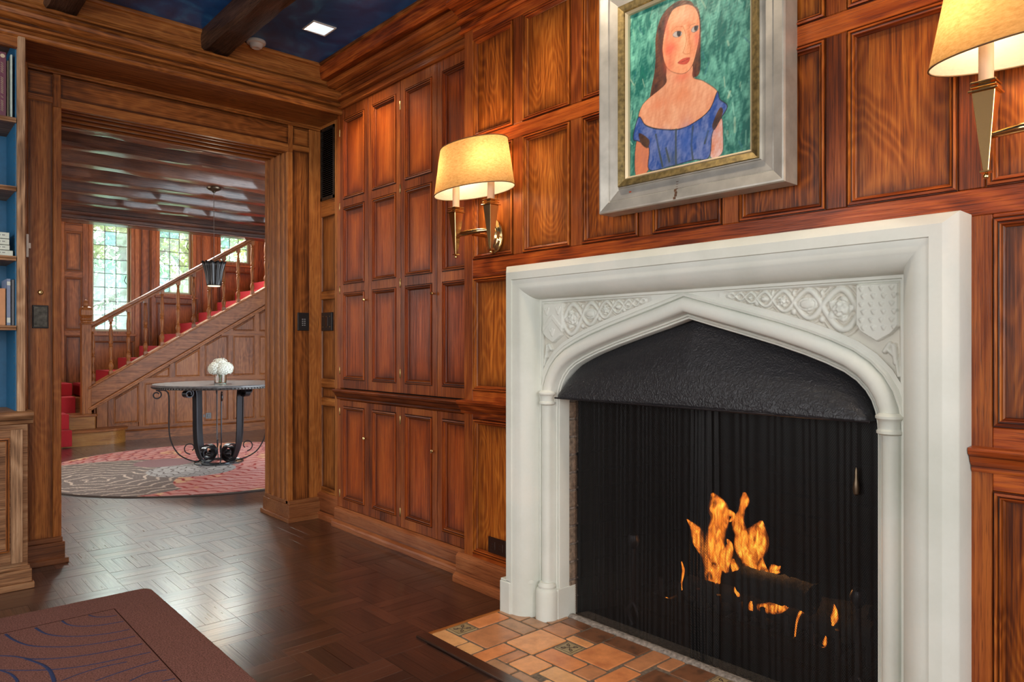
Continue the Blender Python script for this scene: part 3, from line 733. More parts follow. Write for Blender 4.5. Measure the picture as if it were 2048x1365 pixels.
# carved relief, one panel per side, computed as a height field
def inpoly(U, V, poly):
    r = np.zeros(U.shape, bool); n = len(poly)
    for i in range(n):
        x0, y0 = poly[i]; x1, y1 = poly[(i + 1) % n]
        c = ((y0 > V) != (y1 > V)); 
        with np.errstate(divide='ignore', invalid='ignore'):
            xi = (x1 - x0) * (V - y0) / (y1 - y0 + 1e-15) + x0
        r ^= c & (U < xi)
    return r
def carve(side):
    # local u = half distance from the middle (0.13 .. 0.675), v = z
    step = 0.0021
    us = np.arange(0.13, 0.6755, step); vs_ = np.arange(0.985, 1.274, step)
    U, V = np.meshgrid(us, vs_, indexing='ij')
    azz = arch_z(us, 0.095)[:, None] + 0 * U
    edge = np.minimum(np.minimum(V - azz, 1.272 - V), 0.674 - U)
    inside = edge > 0
    H = np.zeros(U.shape)
    sink = np.clip(edge / 0.006, 0, 1) * 0.006          # sunk field inside a raised border
    H -= sink * 1.0
    def rnd(D, r, h): return np.where(D < r, h * np.sqrt(np.clip(1 - (D / r) ** 2, 0, 1)), 0)
    up = lambda h: np.maximum(H, -0.006 + h)
    # two interlaced vines whose spacing shrinks towards the apex
    mids = []
    def mid(u): return (float(arch_z(u, 0.10)) + 1.272) / 2
    def amp(u): return max(0.002, (1.272 - float(arch_z(u, 0.10))) / 2 - 0.006)
    cx_ = [0.525, 0.455, 0.375, 0.31, 0.262, 0.225, 0.195, 0.165]
    nodes = [0.566, 0.462, 0.378, 0.312, 0.260, 0.220, 0.188, 0.16]
    for ph in (0, 1):
        pts = []
        for k in range(len(nodes) - 1):
            for q in range(12):
                u = nodes[k] + (nodes[k + 1] - nodes[k]) * q / 12
                s = math.sin(PI * q / 12) * (1 if (k + ph) % 2 else -1)
                pts.append((u, mid(u) + s * min(amp(u) * 0.90, abs(nodes[k] - nodes[k + 1]) * 0.60)))
        D = seg_d(U, V, pts); w = 0.0100 * np.clip((U - 0.08) / 0.4, 0.35, 1)
        H = np.maximum(H, -0.006 + np.where(D < w, 0.0065 * np.sqrt(np.clip(1 - (D / w) ** 2, 0, 1)), 0))
        w2 = w * 0.5
        D2 = np.abs(D - w * 1.7); H = np.maximum(H, -0.006 + np.where(D2 < w2, 0.003 * np.sqrt(np.clip(1 - (D2 / w2) ** 2, 0, 1)), 0))
    # flowers in the eyes of the vine
    for k, (c, R) in enumerate(((0.515, 0.037), (0.420, 0.027), (0.345, 0.018), (0.287, 0.012), (0.240, 0.008))):
        cv = mid(c); D = np.hypot(U - c, V - cv); A = np.arctan2(V - cv, U - c)
        if k % 2 == 0:
            pet = R * (0.86 + 0.14 * np.cos(5 * A)); H = np.maximum(H, -0.006 + np.where(D < pet, 0.006 + 0.0014 * np.cos(5 * A), 0))
            p2 = R * 0.62 * (0.85 + 0.15 * np.cos(5 * A + PI)); H = np.where(D < p2, np.maximum(H, 0.0022 + 0.0012 * np.cos(5 * A + PI)), H)
            H = np.where(np.abs(D - R * 0.62) < R * 0.08, H - 0.002, H)
            H = np.where(D < R * 0.24, 0.0045 + 0.0008 * np.cos(9 * A), H)
        else:
            E = np.hypot((U - c) / 1.25, (V - cv) / 0.8); H = np.maximum(H, -0.006 + rnd(E, R, 0.010))
            H = np.where(np.abs(E - R * 0.65) < R * 0.09, H - 0.002, H)
    # little leaves where the stems cross
    for u, s in ((0.462, 1), (0.378, -1), (0.312, 1), (0.260, -1), (0.462, -1), (0.378, 1)):
        v = mid(u) + s * amp(u) * 0.72; D = np.hypot((U - u) * (1.6 + 0.5 * s), (V - v)); H = np.maximum(H, -0.006 + rnd(D, 0.011, 0.006))
    # shield
    s0, s1 = 0.562, 0.668
    sh = [(s0, 1.268), (s1, 1.268), (s1, 1.150), (s1 - 0.018, 1.132), ((s0 + s1) / 2, 1.112), (s0 + 0.010, 1.140), (s0, 1.158)]
    ins = inpoly(U, V, sh); Db = seg_d(U, V, sh + [sh[0]])
    H = np.where(ins, np.clip(Db / 0.004, 0, 1) * 0.005 - 0.0005, H)
    if side > 0:     # near shield: rows of small fleur marks and crouching beasts
        for r_ in range(6):
            for c_ in range(4):
                u = s0 + 0.014 + c_ * 0.0262 + (0.006 if r_ % 2 else 0); v = 1.257 - r_ * 0.0215
                if v < 1.130: continue
                for aa in (-0.6, 0.0, 0.6):
                    e = (u + math.sin(aa) * 0.008, v + math.cos(aa) * 0.008 - 0.004)
                    D = seg_d(U, V, [(u, v - 0.006), e]); H = np.where(ins, np.maximum(H, 0.0045 + rnd(D, 0.0024, 0.0022)), H)
    else:            # far shield: a chevron between three pointed leaves
        mu = (s0 + s1) / 2
        D = seg_d(U, V, [(s0, 1.165), (mu, 1.215), (s1, 1.165)]); H = np.where(ins & (D < 0.008), 0.0065, H)
        for (lu, lv) in ((s0 + 0.020, 1.240), (s1 - 0.022, 1.240), (mu, 1.155)):
            for aa in (-0.7, 0, 0.7):
                D = seg_d(U, V, [(lu, lv - 0.014), (lu + math.sin(aa) * 0.016, lv + 0.012 * math.cos(aa))]); H = np.where(ins, np.maximum(H, 0.0045 + rnd(D, 0.004, 0.0028)), H)
    # leaf curling down the corner below the shield
    for q in ((0.655, 1.10, 0.660, 1.055, 0.008), (0.645, 1.105, 0.632, 1.085, 0.007), (0.662, 1.06, 0.668, 1.02, 0.006), (0.640, 1.09, 0.655, 1.075, 0.006)):
        D = seg_d(U, V, [(q[0], q[1]), (q[2], q[3])]); H = np.maximum(H, -0.006 + rnd(D, q[4], 0.007))
    H = np.where(inside, H, 0) * np.clip((U - 0.134) / 0.06, 0, 1)
    n, m = U.shape
    idx = -np.ones(U.shape, int); b = MB(); gr = []
    keep = edge > -step * 1.2
    for i in range(n):
        for j in range(m):
            if keep[i, j]:
                idx[i, j] = len(b.v); y = YM - side * U[i, j]
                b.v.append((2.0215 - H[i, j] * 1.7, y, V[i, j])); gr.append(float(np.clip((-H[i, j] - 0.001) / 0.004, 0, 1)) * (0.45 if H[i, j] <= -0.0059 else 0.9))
    for i in range(n - 1):
        for j in range(m - 1):
            q = (idx[i, j], idx[i + 1, j], idx[i + 1, j + 1], idx[i, j + 1])
            if min(q) >= 0: b.f.append(q); b.m.append(0)
    b.att['hollow_tone'] = ('FLOAT', gr)
    return b.build('carved_spandrel', stone, sur, smooth='all')
o = carve(1); o['label'] = 'carved spandrel with roses, vine and shield of small fleur marks'
o = carve(-1); o['label'] = 'carved spandrel with roses, vine and chevron shield'
# colonnette rings and plinth blocks
for s in (1, -1):
    yc = YM + s * (0.605 + 0.043)
    b = MB(); b.lathe([(0.026, 0.862), (0.033, 0.866), (0.033, 0.873), (0.028, 0.878), (0.028, 0.897), (0.031, 0.901), (0.036, 0.906), (0.036, 0.912), (0.027, 0.920)], (2.020, yc, 0), 20)
    b.build('capital', stone, sur, smooth=True)
    b = MB(); b.lathe([(0.046, 0.0), (0.046, 0.115), (0.042, 0.124), (0.035, 0.128), (0.037, 0.136), (0.033, 0.144), (0.028, 0.150)], (2.018, yc, 0), 20)
    b.build('colonnette_base', stone, sur, smooth=True)
    yo = YM + s * 0.829
    b = MB(); ya, yb = YM + s * 0.834, YM + s * 0.700
    pl = [(1.927, YM + s * 0.834), (1.927, YM + s * 0.775), (1.950, YM + s * 0.752), (1.992, YM + s * 0.690), (2.06, YM + s * 0.690), (2.06, YM + s * 0.834)]
    b.ext(pl, 'z', 0.0, 0.132); b.ext([(x + (0.004 if x < 2.05 else 0), y) for x, y in pl], 'z', 0.132, 0.140)
    yc2 = YM + s * 0.602; b.box(2.034, 2.14, min(yc2, yb), max(yc2, yb), 0, 0.125)
    b.build('plinth', stone, sur, bevel=0.003, seg=2)
    # half-domed stops at the foot of the cove
    b = MB(); b.lathe([(0.036, 0.0), (0.034, 0.012), (0.026, 0.024), (0.012, 0.032), (0, 0.034)], (1.990, YM + s * 0.727, 0.139), 16, sx=0.9); b.build('cove_stop', stone, sur, smooth=True)

# firebox
def soot_brick():
    m, nt, bs = new_mat('sooty_firebrick'); L = nt.links.new
    tc = nd(nt, 'ShaderNodeTexCoord'); n = nd(nt, 'ShaderNodeTexNoise'); n.inputs['Scale'].default_value = 9; n.inputs['Detail'].default_value = 6; L(tc.outputs['Object'], n.inputs['Vector'])
    c = ramp(nt, n.outputs['Fac'], [(0.35, (0.0015, 0.0014, 0.0014)), (0.7, (0.0045, 0.0038, 0.0036))]); L(c, bs.inputs['Base Color']); bs.inputs['Roughness'].default_value = 0.95; bs.inputs['Specular IOR Level'].default_value = 0.05
    return m
soot = soot_brick()
bx_back, yb0, yb1 = 2.70, 0.95, 1.81
b = MB(); b.box(2.11, 2.89, 0.72, 2.04, -0.05, 0.0); b.build('firebox_floor', soot, wall_right)
fb = MB()
fb.add([(2.14, 0.765, 0), (2.70, 0.95, 0), (2.70, 0.95, 1.3), (2.14, 0.765, 1.3)], [(0, 1, 2, 3)]); fb.add([(2.14, 1.997, 0), (2.70, 1.81, 0), (2.70, 1.81, 1.3), (2.14, 1.997, 1.3)], [(3, 2, 1, 0)])
fb.add([(2.70, 0.95, 0), (2.70, 1.81, 0), (2.70, 1.81, 1.3), (2.70, 0.95, 1.3)], [(0, 1, 2, 3)]); fb.add([(2.14, 0.765, 1.22), (2.70, 0.95, 1.22), (2.70, 1.81, 1.22), (2.14, 1.997, 1.22)], [(0, 1, 2, 3)])
fb.build('firebox_lining', soot, wall_right, fix=False)
def bricks_wall(A, Bp, nrow, name='brick'):
    """bricks laid along the line A->B"""
    A = Vector(A); Bp = Vector(Bp); d = (Bp - A); Ln = d.length; d.normalize(); ang = math.atan2(d.y, d.x)
    bl, bh = 0.215, 0.065; first = None
    for r in range(nrow):
        off = -(bl + 0.01) / 2 if r % 2 else 0.0; t = off
        while t < Ln:
            t0, t1 = max(t, 0), min(t + bl, Ln)
            if t1 - t0 > 0.03:
                b = MB(); L_ = t1 - t0
                b.box(-L_ / 2, L_ / 2, -0.01, 0.012, 0, bh)
                o = b.build(name, soot, wall_right, bevel=0.003)
                c = A + d * ((t0 + t1) / 2); o.location = (c.x, c.y, 0.004 + r * (bh + 0.009)); o.rotation_euler = (0, 0, ang)
            t += bl + 0.01
bricks_wall((2.695, 0.95), (2.695, 1.81), 9)
bricks_wall((2.15, 1.99), (2.69, 1.81), 9)
jb = plain('tan_jamb_brick', (0.20, 0.15, 0.11), 0.9, var=0.5, bump=(0.8, 0.004), nscale=60)
b = MB(); b.box(2.104, 2.16, 1.990, 2.03, 0, 1.0); b.box(2.104, 2.16, 0.735, 0.772, 0, 1.0); b.build('jamb_mortar', mortar, wall_right)
for k in range(13):
    for y0_, y1_ in ((1.984, 2.0), (0.762, 0.778)):
        b = MB(); b.box(2.103, 2.150, y0_, y1_, 0.004 + k * 0.073, 0.068 + k * 0.073); b.build('brick', jb, wall_right, bevel=0.003)
# hammered iron hood
hood = thing('fireplace_hood', (2.03, YM, 0.89), 'black hammered iron smoke hood filling the top of the arch', 'fireplace hood')
b = MB(); NU, NV = 72, 26
hu = np.linspace(-1, 1, NU + 1); rr_ = np.random.RandomState(3)
ah = sorted([(h, z) for h, z in half]); 
def in_z(h): 
    q = [(0.0, 1.190), (0.10, 1.161), (0.20, 1.133), (0.311, 1.101), (0.40, 1.072), (0.463, 1.048), (0.515, 1.024), (0.548, 1.001), (0.572, 0.975), (0.588, 0.948), (0.598, 0.918), (0.604, 0.893)]
    return float(np.interp(abs(h), [a for a, _ in q], [c for _, c in q]))
for i in range(NU + 1):
    for j in range(NV + 1):
        v = j / NV; h = hu[i] * (0.6035 - 0.0 * v); zt = in_z(h) - 0.0005; zb = 0.893
        z = zt + (zb - zt) * v
        x = 2.085 - 0.075 * (1 - (1 - v) ** 1.7) * min(1, (zt - zb) / 0.10 + 0.35) + 0.0015 * rr_.randn() * 0.4
        b.v.append((x, YM - h, z))
for i in range(NU):
    for j in range(NV): b.f.append((i * (NV + 1) + j, (i + 1) * (NV + 1) + j, (i + 1) * (NV + 1) + j + 1, i * (NV + 1) + j + 1)); b.m.append(0)
m, nt, bs = new_mat('hammered_black_iron'); bs.inputs['Base Color'].default_value = (0.020, 0.021, 0.025, 1); bs.inputs['Roughness'].default_value = 0.36; bs.inputs['Metallic'].default_value = 0.25
tc = nd(nt, 'ShaderNodeTexCoord'); vo = nd(nt, 'ShaderNodeTexVoronoi', feature='SMOOTH_F1'); vo.inputs['Scale'].default_value = 115
nz = nd(nt, 'ShaderNodeTexNoise'); nz.inputs['Scale'].default_value = 60; nt.links.new(tc.outputs['Object'], nz.inputs['Vector'])
nt.links.new(mix(nt, 0.04, tc.outputs['Object'], nz.outputs['Color'], 'ADD'), vo.inputs['Vector'])
bp = nd(nt, 'ShaderNodeBump'); bp.inputs['Strength'].default_value = 0.55; bp.inputs['Distance'].default_value = 0.004; nt.links.new(vo.outputs['Distance'], bp.inputs['Height']); nt.links.new(bp.outputs[0], bs.inputs['Normal'])
ham = m
o = b.build('canopy', ham, hood, smooth='all', fix=False); md = o.modifiers.new('s', 'SOLIDIFY'); md.thickness = 0.003; md.offset = 0
b = MB(); b.tube([(2.012, YM - 0.598, 0.893), (2.010, YM, 0.893), (2.012, YM + 0.598, 0.893)], 0.0035, 8); b.build('rolled_edge', black_iron, hood, smooth=True)

# mesh curtain
def chain_mesh():
    m, nt, bs = new_mat('black_chain_mesh'); L = nt.links.new
    bs.inputs['Base Color'].default_value = (0.022, 0.022, 0.023, 1); bs.inputs['Roughness'].default_value = 0.4; bs.inputs['Metallic'].default_value = 0.6
    tc = nd(nt, 'ShaderNodeUVMap')
    sp = nd(nt, 'ShaderNodeSeparateXYZ'); at = nd(nt, 'ShaderNodeAttribute', attribute_name='cloth_uv'); L(at.outputs['Vector'], sp.inputs[0])
    k = 2 * PI / 0.0052
    a = mathn(nt, 'SINE', mathn(nt, 'MULTIPLY', mathn(nt, 'ADD', sp.outputs[0], mathn(nt, 'MULTIPLY', sp.outputs[1], 0.55)), k))
    c = mathn(nt, 'SINE', mathn(nt, 'MULTIPLY', mathn(nt, 'SUBTRACT', sp.outputs[0], mathn(nt, 'MULTIPLY', sp.outputs[1], 1.6)), k))
    wire = mathn(nt, 'MAXIMUM', mathn(nt, 'GREATER_THAN', a, 0.50), mathn(nt, 'GREATER_THAN', c, 0.60))
    L(wire, bs.inputs['Alpha'])
    return m
chain = chain_mesh()
scr = thing('fireplace_screen', (2.135, YM, 0.0), 'black chain-mesh fire curtain closed across the fireplace', 'fireplace screen')
ymid = on_x(1408, 900, 2.12).y
def curtain(y0, y1, dens0, dens1, seed):
    b = MB(); n = 260; m_ = 20; uv = []; r = np.random.RandomState(seed); ph = 0; acc = 0
    px_, py_ = None, None
    rows = []
    for i in range(n + 1):
        t = i / n; y = y0 + (y1 - y0) * t
        w = dens0 + (dens1 - dens0) * t
        ph += w * 2 * PI / n * (1 + 0.4 * math.sin(i * 0.13 + seed)); 
        a = 0.0006 + 0.0006 * abs(math.sin(3 * t + seed)) + (0.004 if abs(y - ymid) < 0.06 else 0)
        rows.append((ph, a, y))
    s = 0
    for i, (ph, a, y) in enumerate(rows):
        x = 2.128 + a * math.sin(ph)
        if px_ is not None: s += math.hypot(x - px_, y - py_)
        px_, py_ = x, y
        for j in range(m_ + 1):
            v = j / m_; z = 0.008 + 0.90 * v
            b.v.append((2.128 + a * math.sin(ph + 0.5 * math.sin(2.2 * v + seed)) * (0.5 + 0.7 * (1 - v)), y + 0.004 * math.sin(4 * v + i * 0.05) * (1 - v), z)); uv += [s, z, 0, 1]
    for i in range(n):
        for j in range(m_): b.f.append((i * (m_ + 1) + j, (i + 1) * (m_ + 1) + j, (i + 1) * (m_ + 1) + j + 1, i * (m_ + 1) + j + 1)); b.m.append(0)
    b.att['cloth_uv'] = ('COLOR', uv)
    return b
curtain(1.975, ymid - 0.01, 17, 34, 1).build('mesh_curtain', chain, scr, smooth='all', fix=False)
curtain(ymid + 0.02, 0.787, 16, 26, 5).build('mesh_curtain', chain, scr, smooth='all', fix=False)
b = MB(); b.tube([(2.128, 0.78, 0.908), (2.128, 1.98, 0.908)], 0.005, 8); b.build('curtain_rod', black_iron, scr, smooth=True)
yp = on_x(1712, 960, 2.11).y
b = MB(); b.tube([(2.112, yp, 0.905), (2.112, yp, 0.745)], 0.0011, 6); b.build('pull_chain', black_iron, scr)
b = MB(); b.lathe([(0.002, 0.08), (0.0045, 0.072), (0.005, 0.05), (0.008, 0.035), (0.0095, 0.02), (0.008, 0.004), (0.003, 0.0)], (2.112, yp, 0.668), 12); b.build('pull_handle', plain('tarnished_handle', (0.16, 0.12, 0.08), 0.35, 0.9), scr, smooth=True)

# mortar strip and hearth
hearth = thing('tiled_hearth', (1.8, 1.4, 0.0), 'terracotta tiled hearth with dark wood border in front of the fireplace', 'hearth')
b = MB(); b.box(1.572, 2.20, -0.2, 2.215, -0.03, 0.002); b.build('grout_bed', grout, hearth)
b = MB()
path = [(2.104, 0.80 + 0.02 * k) for k in range(60)]
for k, (x, y) in enumerate(path):
    w = 0.010 + 0.003 * math.sin(k * 1.7) + random.uniform(0, 0.003)
    b.v.append((x - w, y, 0.006)); b.v.append((x, y, 0.011 + random.uniform(0, .002))); b.v.append((x + 0.016, y, 0.010)); b.v.append((x - w - 0.004, y, 0.0015)); b.v.append((x + .02, y, .0015))
for k in range(59):
    a = k * 5; c = a + 5
    for p, q in ((3, 0), (0, 1), (1, 2), (2, 4)): b.f.append((a + p, c + p, c + q, a + q)); b.m.append(0)
b.build('mortar_joint', mortar, hearth, smooth=True)
def tile_mat(name, base, dark, seed, burnt=False):
    m, nt, bs = new_mat(name); L = nt.links.new
    tc = nd(nt, 'ShaderNodeTexCoord'); oi = nd(nt, 'ShaderNodeObjectInfo')
    n = nd(nt, 'ShaderNodeTexNoise'); n.inputs['Scale'].default_value = 16; n.inputs['Detail'].default_value = 8; n.inputs['Roughness'].default_value = 0.65
    va = nd(nt, 'ShaderNodeVectorMath', operation='ADD'); L(tc.outputs['Object'], va.inputs[0]); L(oi.outputs['Location'], va.inputs[1]); L(va.outputs[0], n.inputs['Vector'])
    n2 = nd(nt, 'ShaderNodeTexNoise'); n2.inputs['Scale'].default_value = 160; n2.inputs['Detail'].default_value = 3; L(va.outputs[0], n2.inputs['Vector'])
    c = ramp(nt, n.outputs['Fac'], [(0.32, dark), (0.5, base), (0.72, tuple(min(1, x * 1.25) for x in base))])
    c = mix(nt, mathn(nt, 'MULTIPLY', n2.outputs['Fac'], 0.25), c, dark)
    L(c, bs.inputs['Base Color']); bs.inputs['Roughness'].default_value = 0.30
    b = nd(nt, 'ShaderNodeBump'); b.inputs['Strength'].default_value = 0.2; b.inputs['Distance'].default_value = 0.001; L(n.outputs['Fac'], b.inputs['Height']); L(b.outputs[0], bs.inputs['Normal'])
    return m
T_OR = tile_mat('orange_terracotta', (0.66, 0.255, 0.095), (0.50, 0.17, 0.065), 1)
T_YE = tile_mat('tan_terracotta', (0.70, 0.38, 0.165), (0.55, 0.27, 0.115), 2)
T_BR = tile_mat('brown_terracotta', (0.42, 0.23, 0.125), (0.26, 0.15, 0.085), 3)
T_DK = tile_mat('burnt_terracotta', (0.20, 0.085, 0.042), (0.07, 0.038, 0.024), 4)
T_DE = tile_mat('glazed_relief_tile', (0.36, 0.27, 0.14), (0.20, 0.14, 0.07), 5)
T_LN = plain('relief_tile_lines', (0.05, 0.03, 0.02), 0.5)
tiles = [(1.649, 1.740, 2.130, 2.207, 'D'), (1.577, 1.640, 2.063, 2.207, 'Y'), (1.652, 1.825, 1.972, 2.120, 'B1'), (1.577, 1.640, 1.972, 2.053, 'Y'), (1.577, 1.728, 1.893, 1.962, 'O'),
         (1.740, 1.915, 1.822, 1.962, 'Y2'), (1.577, 1.617, 1.765, 1.883, 'B'), (1.627, 1.728, 1.833, 1.883, 'B1'), (1.627, 1.732, 1.714, 1.823, 'Y2'), (1.835, 1.905, 1.972, 2.120, 'B'),
         (1.915, 2.00, 2.080, 2.207, 'B'), (1.750, 1.905, 2.130, 2.207, 'O'), (1.915, 1.975, 1.972, 2.070, 'B'), (1.985, 2.085, 1.972, 2.070, 'B'), (1.925, 2.020, 1.848, 1.962, 'B1'), (1.925, 1.968, 1.732, 1.838, 'Y2'),
         (1.838, 1.915, 1.732, 1.812, 'D'), (1.840, 1.995, 1.565, 1.722, 'O'), (1.742, 1.828, 1.640, 1.812, 'O2'), (1.655, 1.732, 1.555, 1.704, 'Y'), (1.742, 1.830, 1.555, 1.630, 'B1'),
         (1.978, 2.085, 1.732, 1.838, 'K'), (2.030, 2.085, 1.848, 1.962, 'K1'), (2.005, 2.085, 1.565, 1.722, 'K1'), (1.915, 2.085, 1.482, 1.555, 'B1'), (1.752, 1.905, 1.470, 1.545, 'O'),
         (1.990, 2.085, 1.420, 1.472, 'B1'), (1.978, 2.085, 1.300, 1.410, 'K'), (1.860, 1.968, 1.345, 1.460, 'K1'), (1.577, 1.617, 1.66, 1.755, 'B'), (1.577, 1.645, 1.555, 1.650, 'Y'),
         (1.577, 1.742, 1.43, 1.545, 'O'), (1.752, 1.85, 1.36, 1.460, 'B1'), (2.02, 2.085, 1.215, 1.29, 'D'), (1.92, 2.01, 1.17, 1.29, 'B'), (1.86, 1.91, 1.2, 1.335, 'Y'), (1.577, 1.70, 1.30, 1.42, 'B'), (1.71, 1.85, 1.17, 1.35, 'Y2'), (1.577, 1.70, 1.17, 1.29, 'O'), (1.978, 2.085, 1.165, 1.205, 'K')]
yy = 1.29
for r_ in range(8):
    y1 = 1.16 - r_ * 0.16
    for c_ in range(4): tiles.append((1.577 + c_ * 0.127, 1.577 + c_ * 0.127 + 0.117, y1 - 0.15, y1, 'OYBK'[(r_ + c_ * 2) % 4]))
tm = {'O': T_OR, 'O2': T_OR, 'Y': T_YE, 'Y2': T_YE, 'B': T_BR, 'B1': T_BR, 'K': T_DK, 'K1': T_DK, 'D': T_DE}
m_ = tile_mat('brick_red_terracotta', (0.50, 0.22, 0.10), (0.34, 0.15, 0.075), 7); tm['B1'] = m_
m_ = tile_mat('apricot_terracotta', (0.74, 0.34, 0.135), (0.58, 0.25, 0.10), 8); tm['Y2'] = m_
for x0, x1, y0, y1, k in tiles:
    b = MB(); zt = 0.0055 + random.uniform(-0.0005, 0.0005)
    hx, hy = (x1 - x0) / 2, (y1 - y0) / 2; cx_, cy_ = (x0 + x1) / 2, (y0 + y1) / 2
    def ring(ins, z):
        q = []
        for sx_, sy_ in ((-1, -1), (1, -1), (1, 1), (-1, 1)):
            rr = 0.0035
            for da in ((0, 1), (1, 0)):
                ddx = rr * da[0] if (sx_ * sy_ > 0) else rr * da[1]; ddy = rr * (1 - (ddx > 0))
                q.append((cx_ + sx_ * (hx - ins - ddx), cy_ + sy_ * (hy - ins - ddy), z))
        return q
    jit = [random.uniform(-0.0012, 0.0012) for _ in range(8)]
    vs = ring(0, 0.0) + ring(0, zt - 0.0014) + ring(0.0018, zt)
    vs = [(p[0] + jit[i % 8], p[1] + jit[(i + 3) % 8], p[2]) for i, p in enumerate(vs)]
    fs = [(rr0 + i, rr0 + (i + 1) % 8, rr0 + 8 + (i + 1) % 8, rr0 + 8 + i) for rr0 in (0, 8) for i in range(8)] + [tuple(range(16, 24))]
    b.add(vs, fs)
    o = b.build('tile', tm[k], hearth)
    if k == 'D':
        o['label'] = 'small glazed tile with scrolling relief'
        d = MB()
        for a in range(4):
            ca, sa = math.cos(a * PI / 2 + PI / 4), math.sin(a * PI / 2 + PI / 4); sp = []
            for q in range(16):
                th = q / 15 * 4.6; rad = 0.3 - 0.055 * th
                lx, ly = 0.5 + rad * math.cos(th), rad * math.sin(th)
                sp.append((cx_ + (lx * ca - ly * sa) * hx * 1.0, cy_ + (lx * sa + ly * ca) * hy * 1.0, zt + 0.0004))
            d.tube(sp, 0.0016, 4)
            d.tube([(cx_, cy_, zt + .0004), (cx_ + ca * hx * 0.8, cy_ + sa * hy * 0.8, zt + .0004)], 0.0012, 4)
        rim = [(x0 + .006, y0 + .006), (x1 - .006, y0 + .006), (x1 - .006, y1 - .006), (x0 + .006, y1 - .006), (x0 + .006, y0 + .006)]
        d.tube([(p[0], p[1], zt) for p in rim], 0.0010, 4)
        d.build('relief_scroll', T_LN, o)
b = MB(); b.box(1.522, 1.572, -0.2, 2.232, -0.004, 0.009); b.build('front_border', floor_y, hearth, bevel=0.004, seg=2)
b = MB(); b.box(1.572, 1.96, 2.212, 2.230, -0.004, 0.004); b.build('end_border', oak_x, hearth, bevel=0.002)

# grate, logs, embers, flames
grate = thing('fire_grate', (2.42, 1.28, 0.0), 'black iron fire grate holding the burning logs', 'grate')
b = MB()
for k in range(9):
    yy = 0.98 + k * 0.085
    b.tube([(2.27, yy, 0.20), (2.275, yy, 0.12), (2.30, yy, 0.10), (2.56, yy, 0.10)], 0.009, 6)
b.build('bar', black_iron, grate, smooth=True)
b = MB(); b.tube([(2.30, 0.96, 0.092), (2.30, 1.68, 0.092)], 0.01, 6); b.tube([(2.54, 0.96, 0.092), (2.54, 1.68, 0.092)], 0.01, 6); b.build('cross_bar', black_iron, grate, smooth=True)
for sx in (2.30, 2.54):
    for sy in (0.99, 1.65):
        b = MB(); b.tube([(sx, sy, 0.0), (sx, sy, 0.10)], 0.010, 6); b.build('leg', black_iron, grate, smooth=True)
def bark():
    m, nt, bs = new_mat('charred_bark'); L = nt.links.new
    tc = nd(nt, 'ShaderNodeTexCoord'); n = nd(nt, 'ShaderNodeTexNoise'); n.inputs['Scale'].default_value = 35; n.inputs['Detail'].default_value = 8; L(tc.outputs['Object'], n.inputs['Vector'])
    L(ramp(nt, n.outputs['Fac'], [(0.35, (0.004, 0.0035, 0.003)), (0.6, (0.008, 0.006, 0.005)), (0.8, (0.022, 0.017, 0.014))]), bs.inputs['Base Color']); bs.inputs['Roughness'].default_value = 0.9
    b = nd(nt, 'ShaderNodeBump'); b.inputs['Distance'].default_value = 0.01; L(n.outputs['Fac'], b.inputs['Height']); L(b.outputs[0], bs.inputs['Normal'])
    return m
bark_m = bark(); ember = emis('glowing_ember', (1.0, 0.22, 0.03), 2.2)
def log(p0, p1, r, label, seed):
    r_ = np.random.RandomState(seed); n = 14; pts = []; rad = []
    for i in range(n + 1):
        t = i / n; p = Vector(p0).lerp(Vector(p1), t); p.z += 0.006 * math.sin(t * 4 + seed); pts.append(p); rad.append(r * (1 + 0.06 * r_.randn() * 0.6))
    b = MB(); b.tube(pts, rad, 14)
    b.v = [(x + r_.uniform(-.0025, .0025), y + r_.uniform(-.0025, .0025), z + r_.uniform(-.0025, .0025)) for x, y, z in b.v]
    o = b.build('log', bark_m, None, smooth=True); tag(o, label, 'log', 'charred logs on the grate'); return o
log((2.33, 1.085, 0.248), (2.36, 1.36, 0.252), 0.050, 'short charred log lying across the top of the fire', 1)
log((2.43, 0.93, 0.150), (2.40, 1.62, 0.152), 0.042, 'long charred log at the bottom of the grate', 2)
log((2.54, 0.98, 0.162), (2.50, 1.62, 0.158), 0.045, 'thick charred log at the back of the grate', 3)
log((2.44, 1.40, 0.24), (2.52, 1.62, 0.36), 0.036, 'charred log leaning up at the left of the fire', 4)
b = MB()
for k in range(46):
    x, y = random.uniform(2.30, 2.52), random.uniform(1.0, 1.6); s = random.uniform(0.012, 0.026)
    b.lathe([(s * 0.5, -s * 0.4), (s, -s * 0.1), (s * 0.8, s * 0.4), (s * .2, s * .6)], (x, y, 0.118 + s * 0.4), 6)
o = b.build('embers', [bark_m], None); tag(o, 'bed of dark coals glowing under the logs', 'embers', kind='stuff')
b = MB(); b.box(2.20, 2.255, 0.98, 1.72, 0.0, 0.075); b.box(2.205, 2.25, 0.98, 1.72, 0.085, 0.14)
o = b.build('firebrick_kerb', soot, None, bevel=0.006); tag(o, 'low sooty firebrick kerb in front of the grate', 'brick')
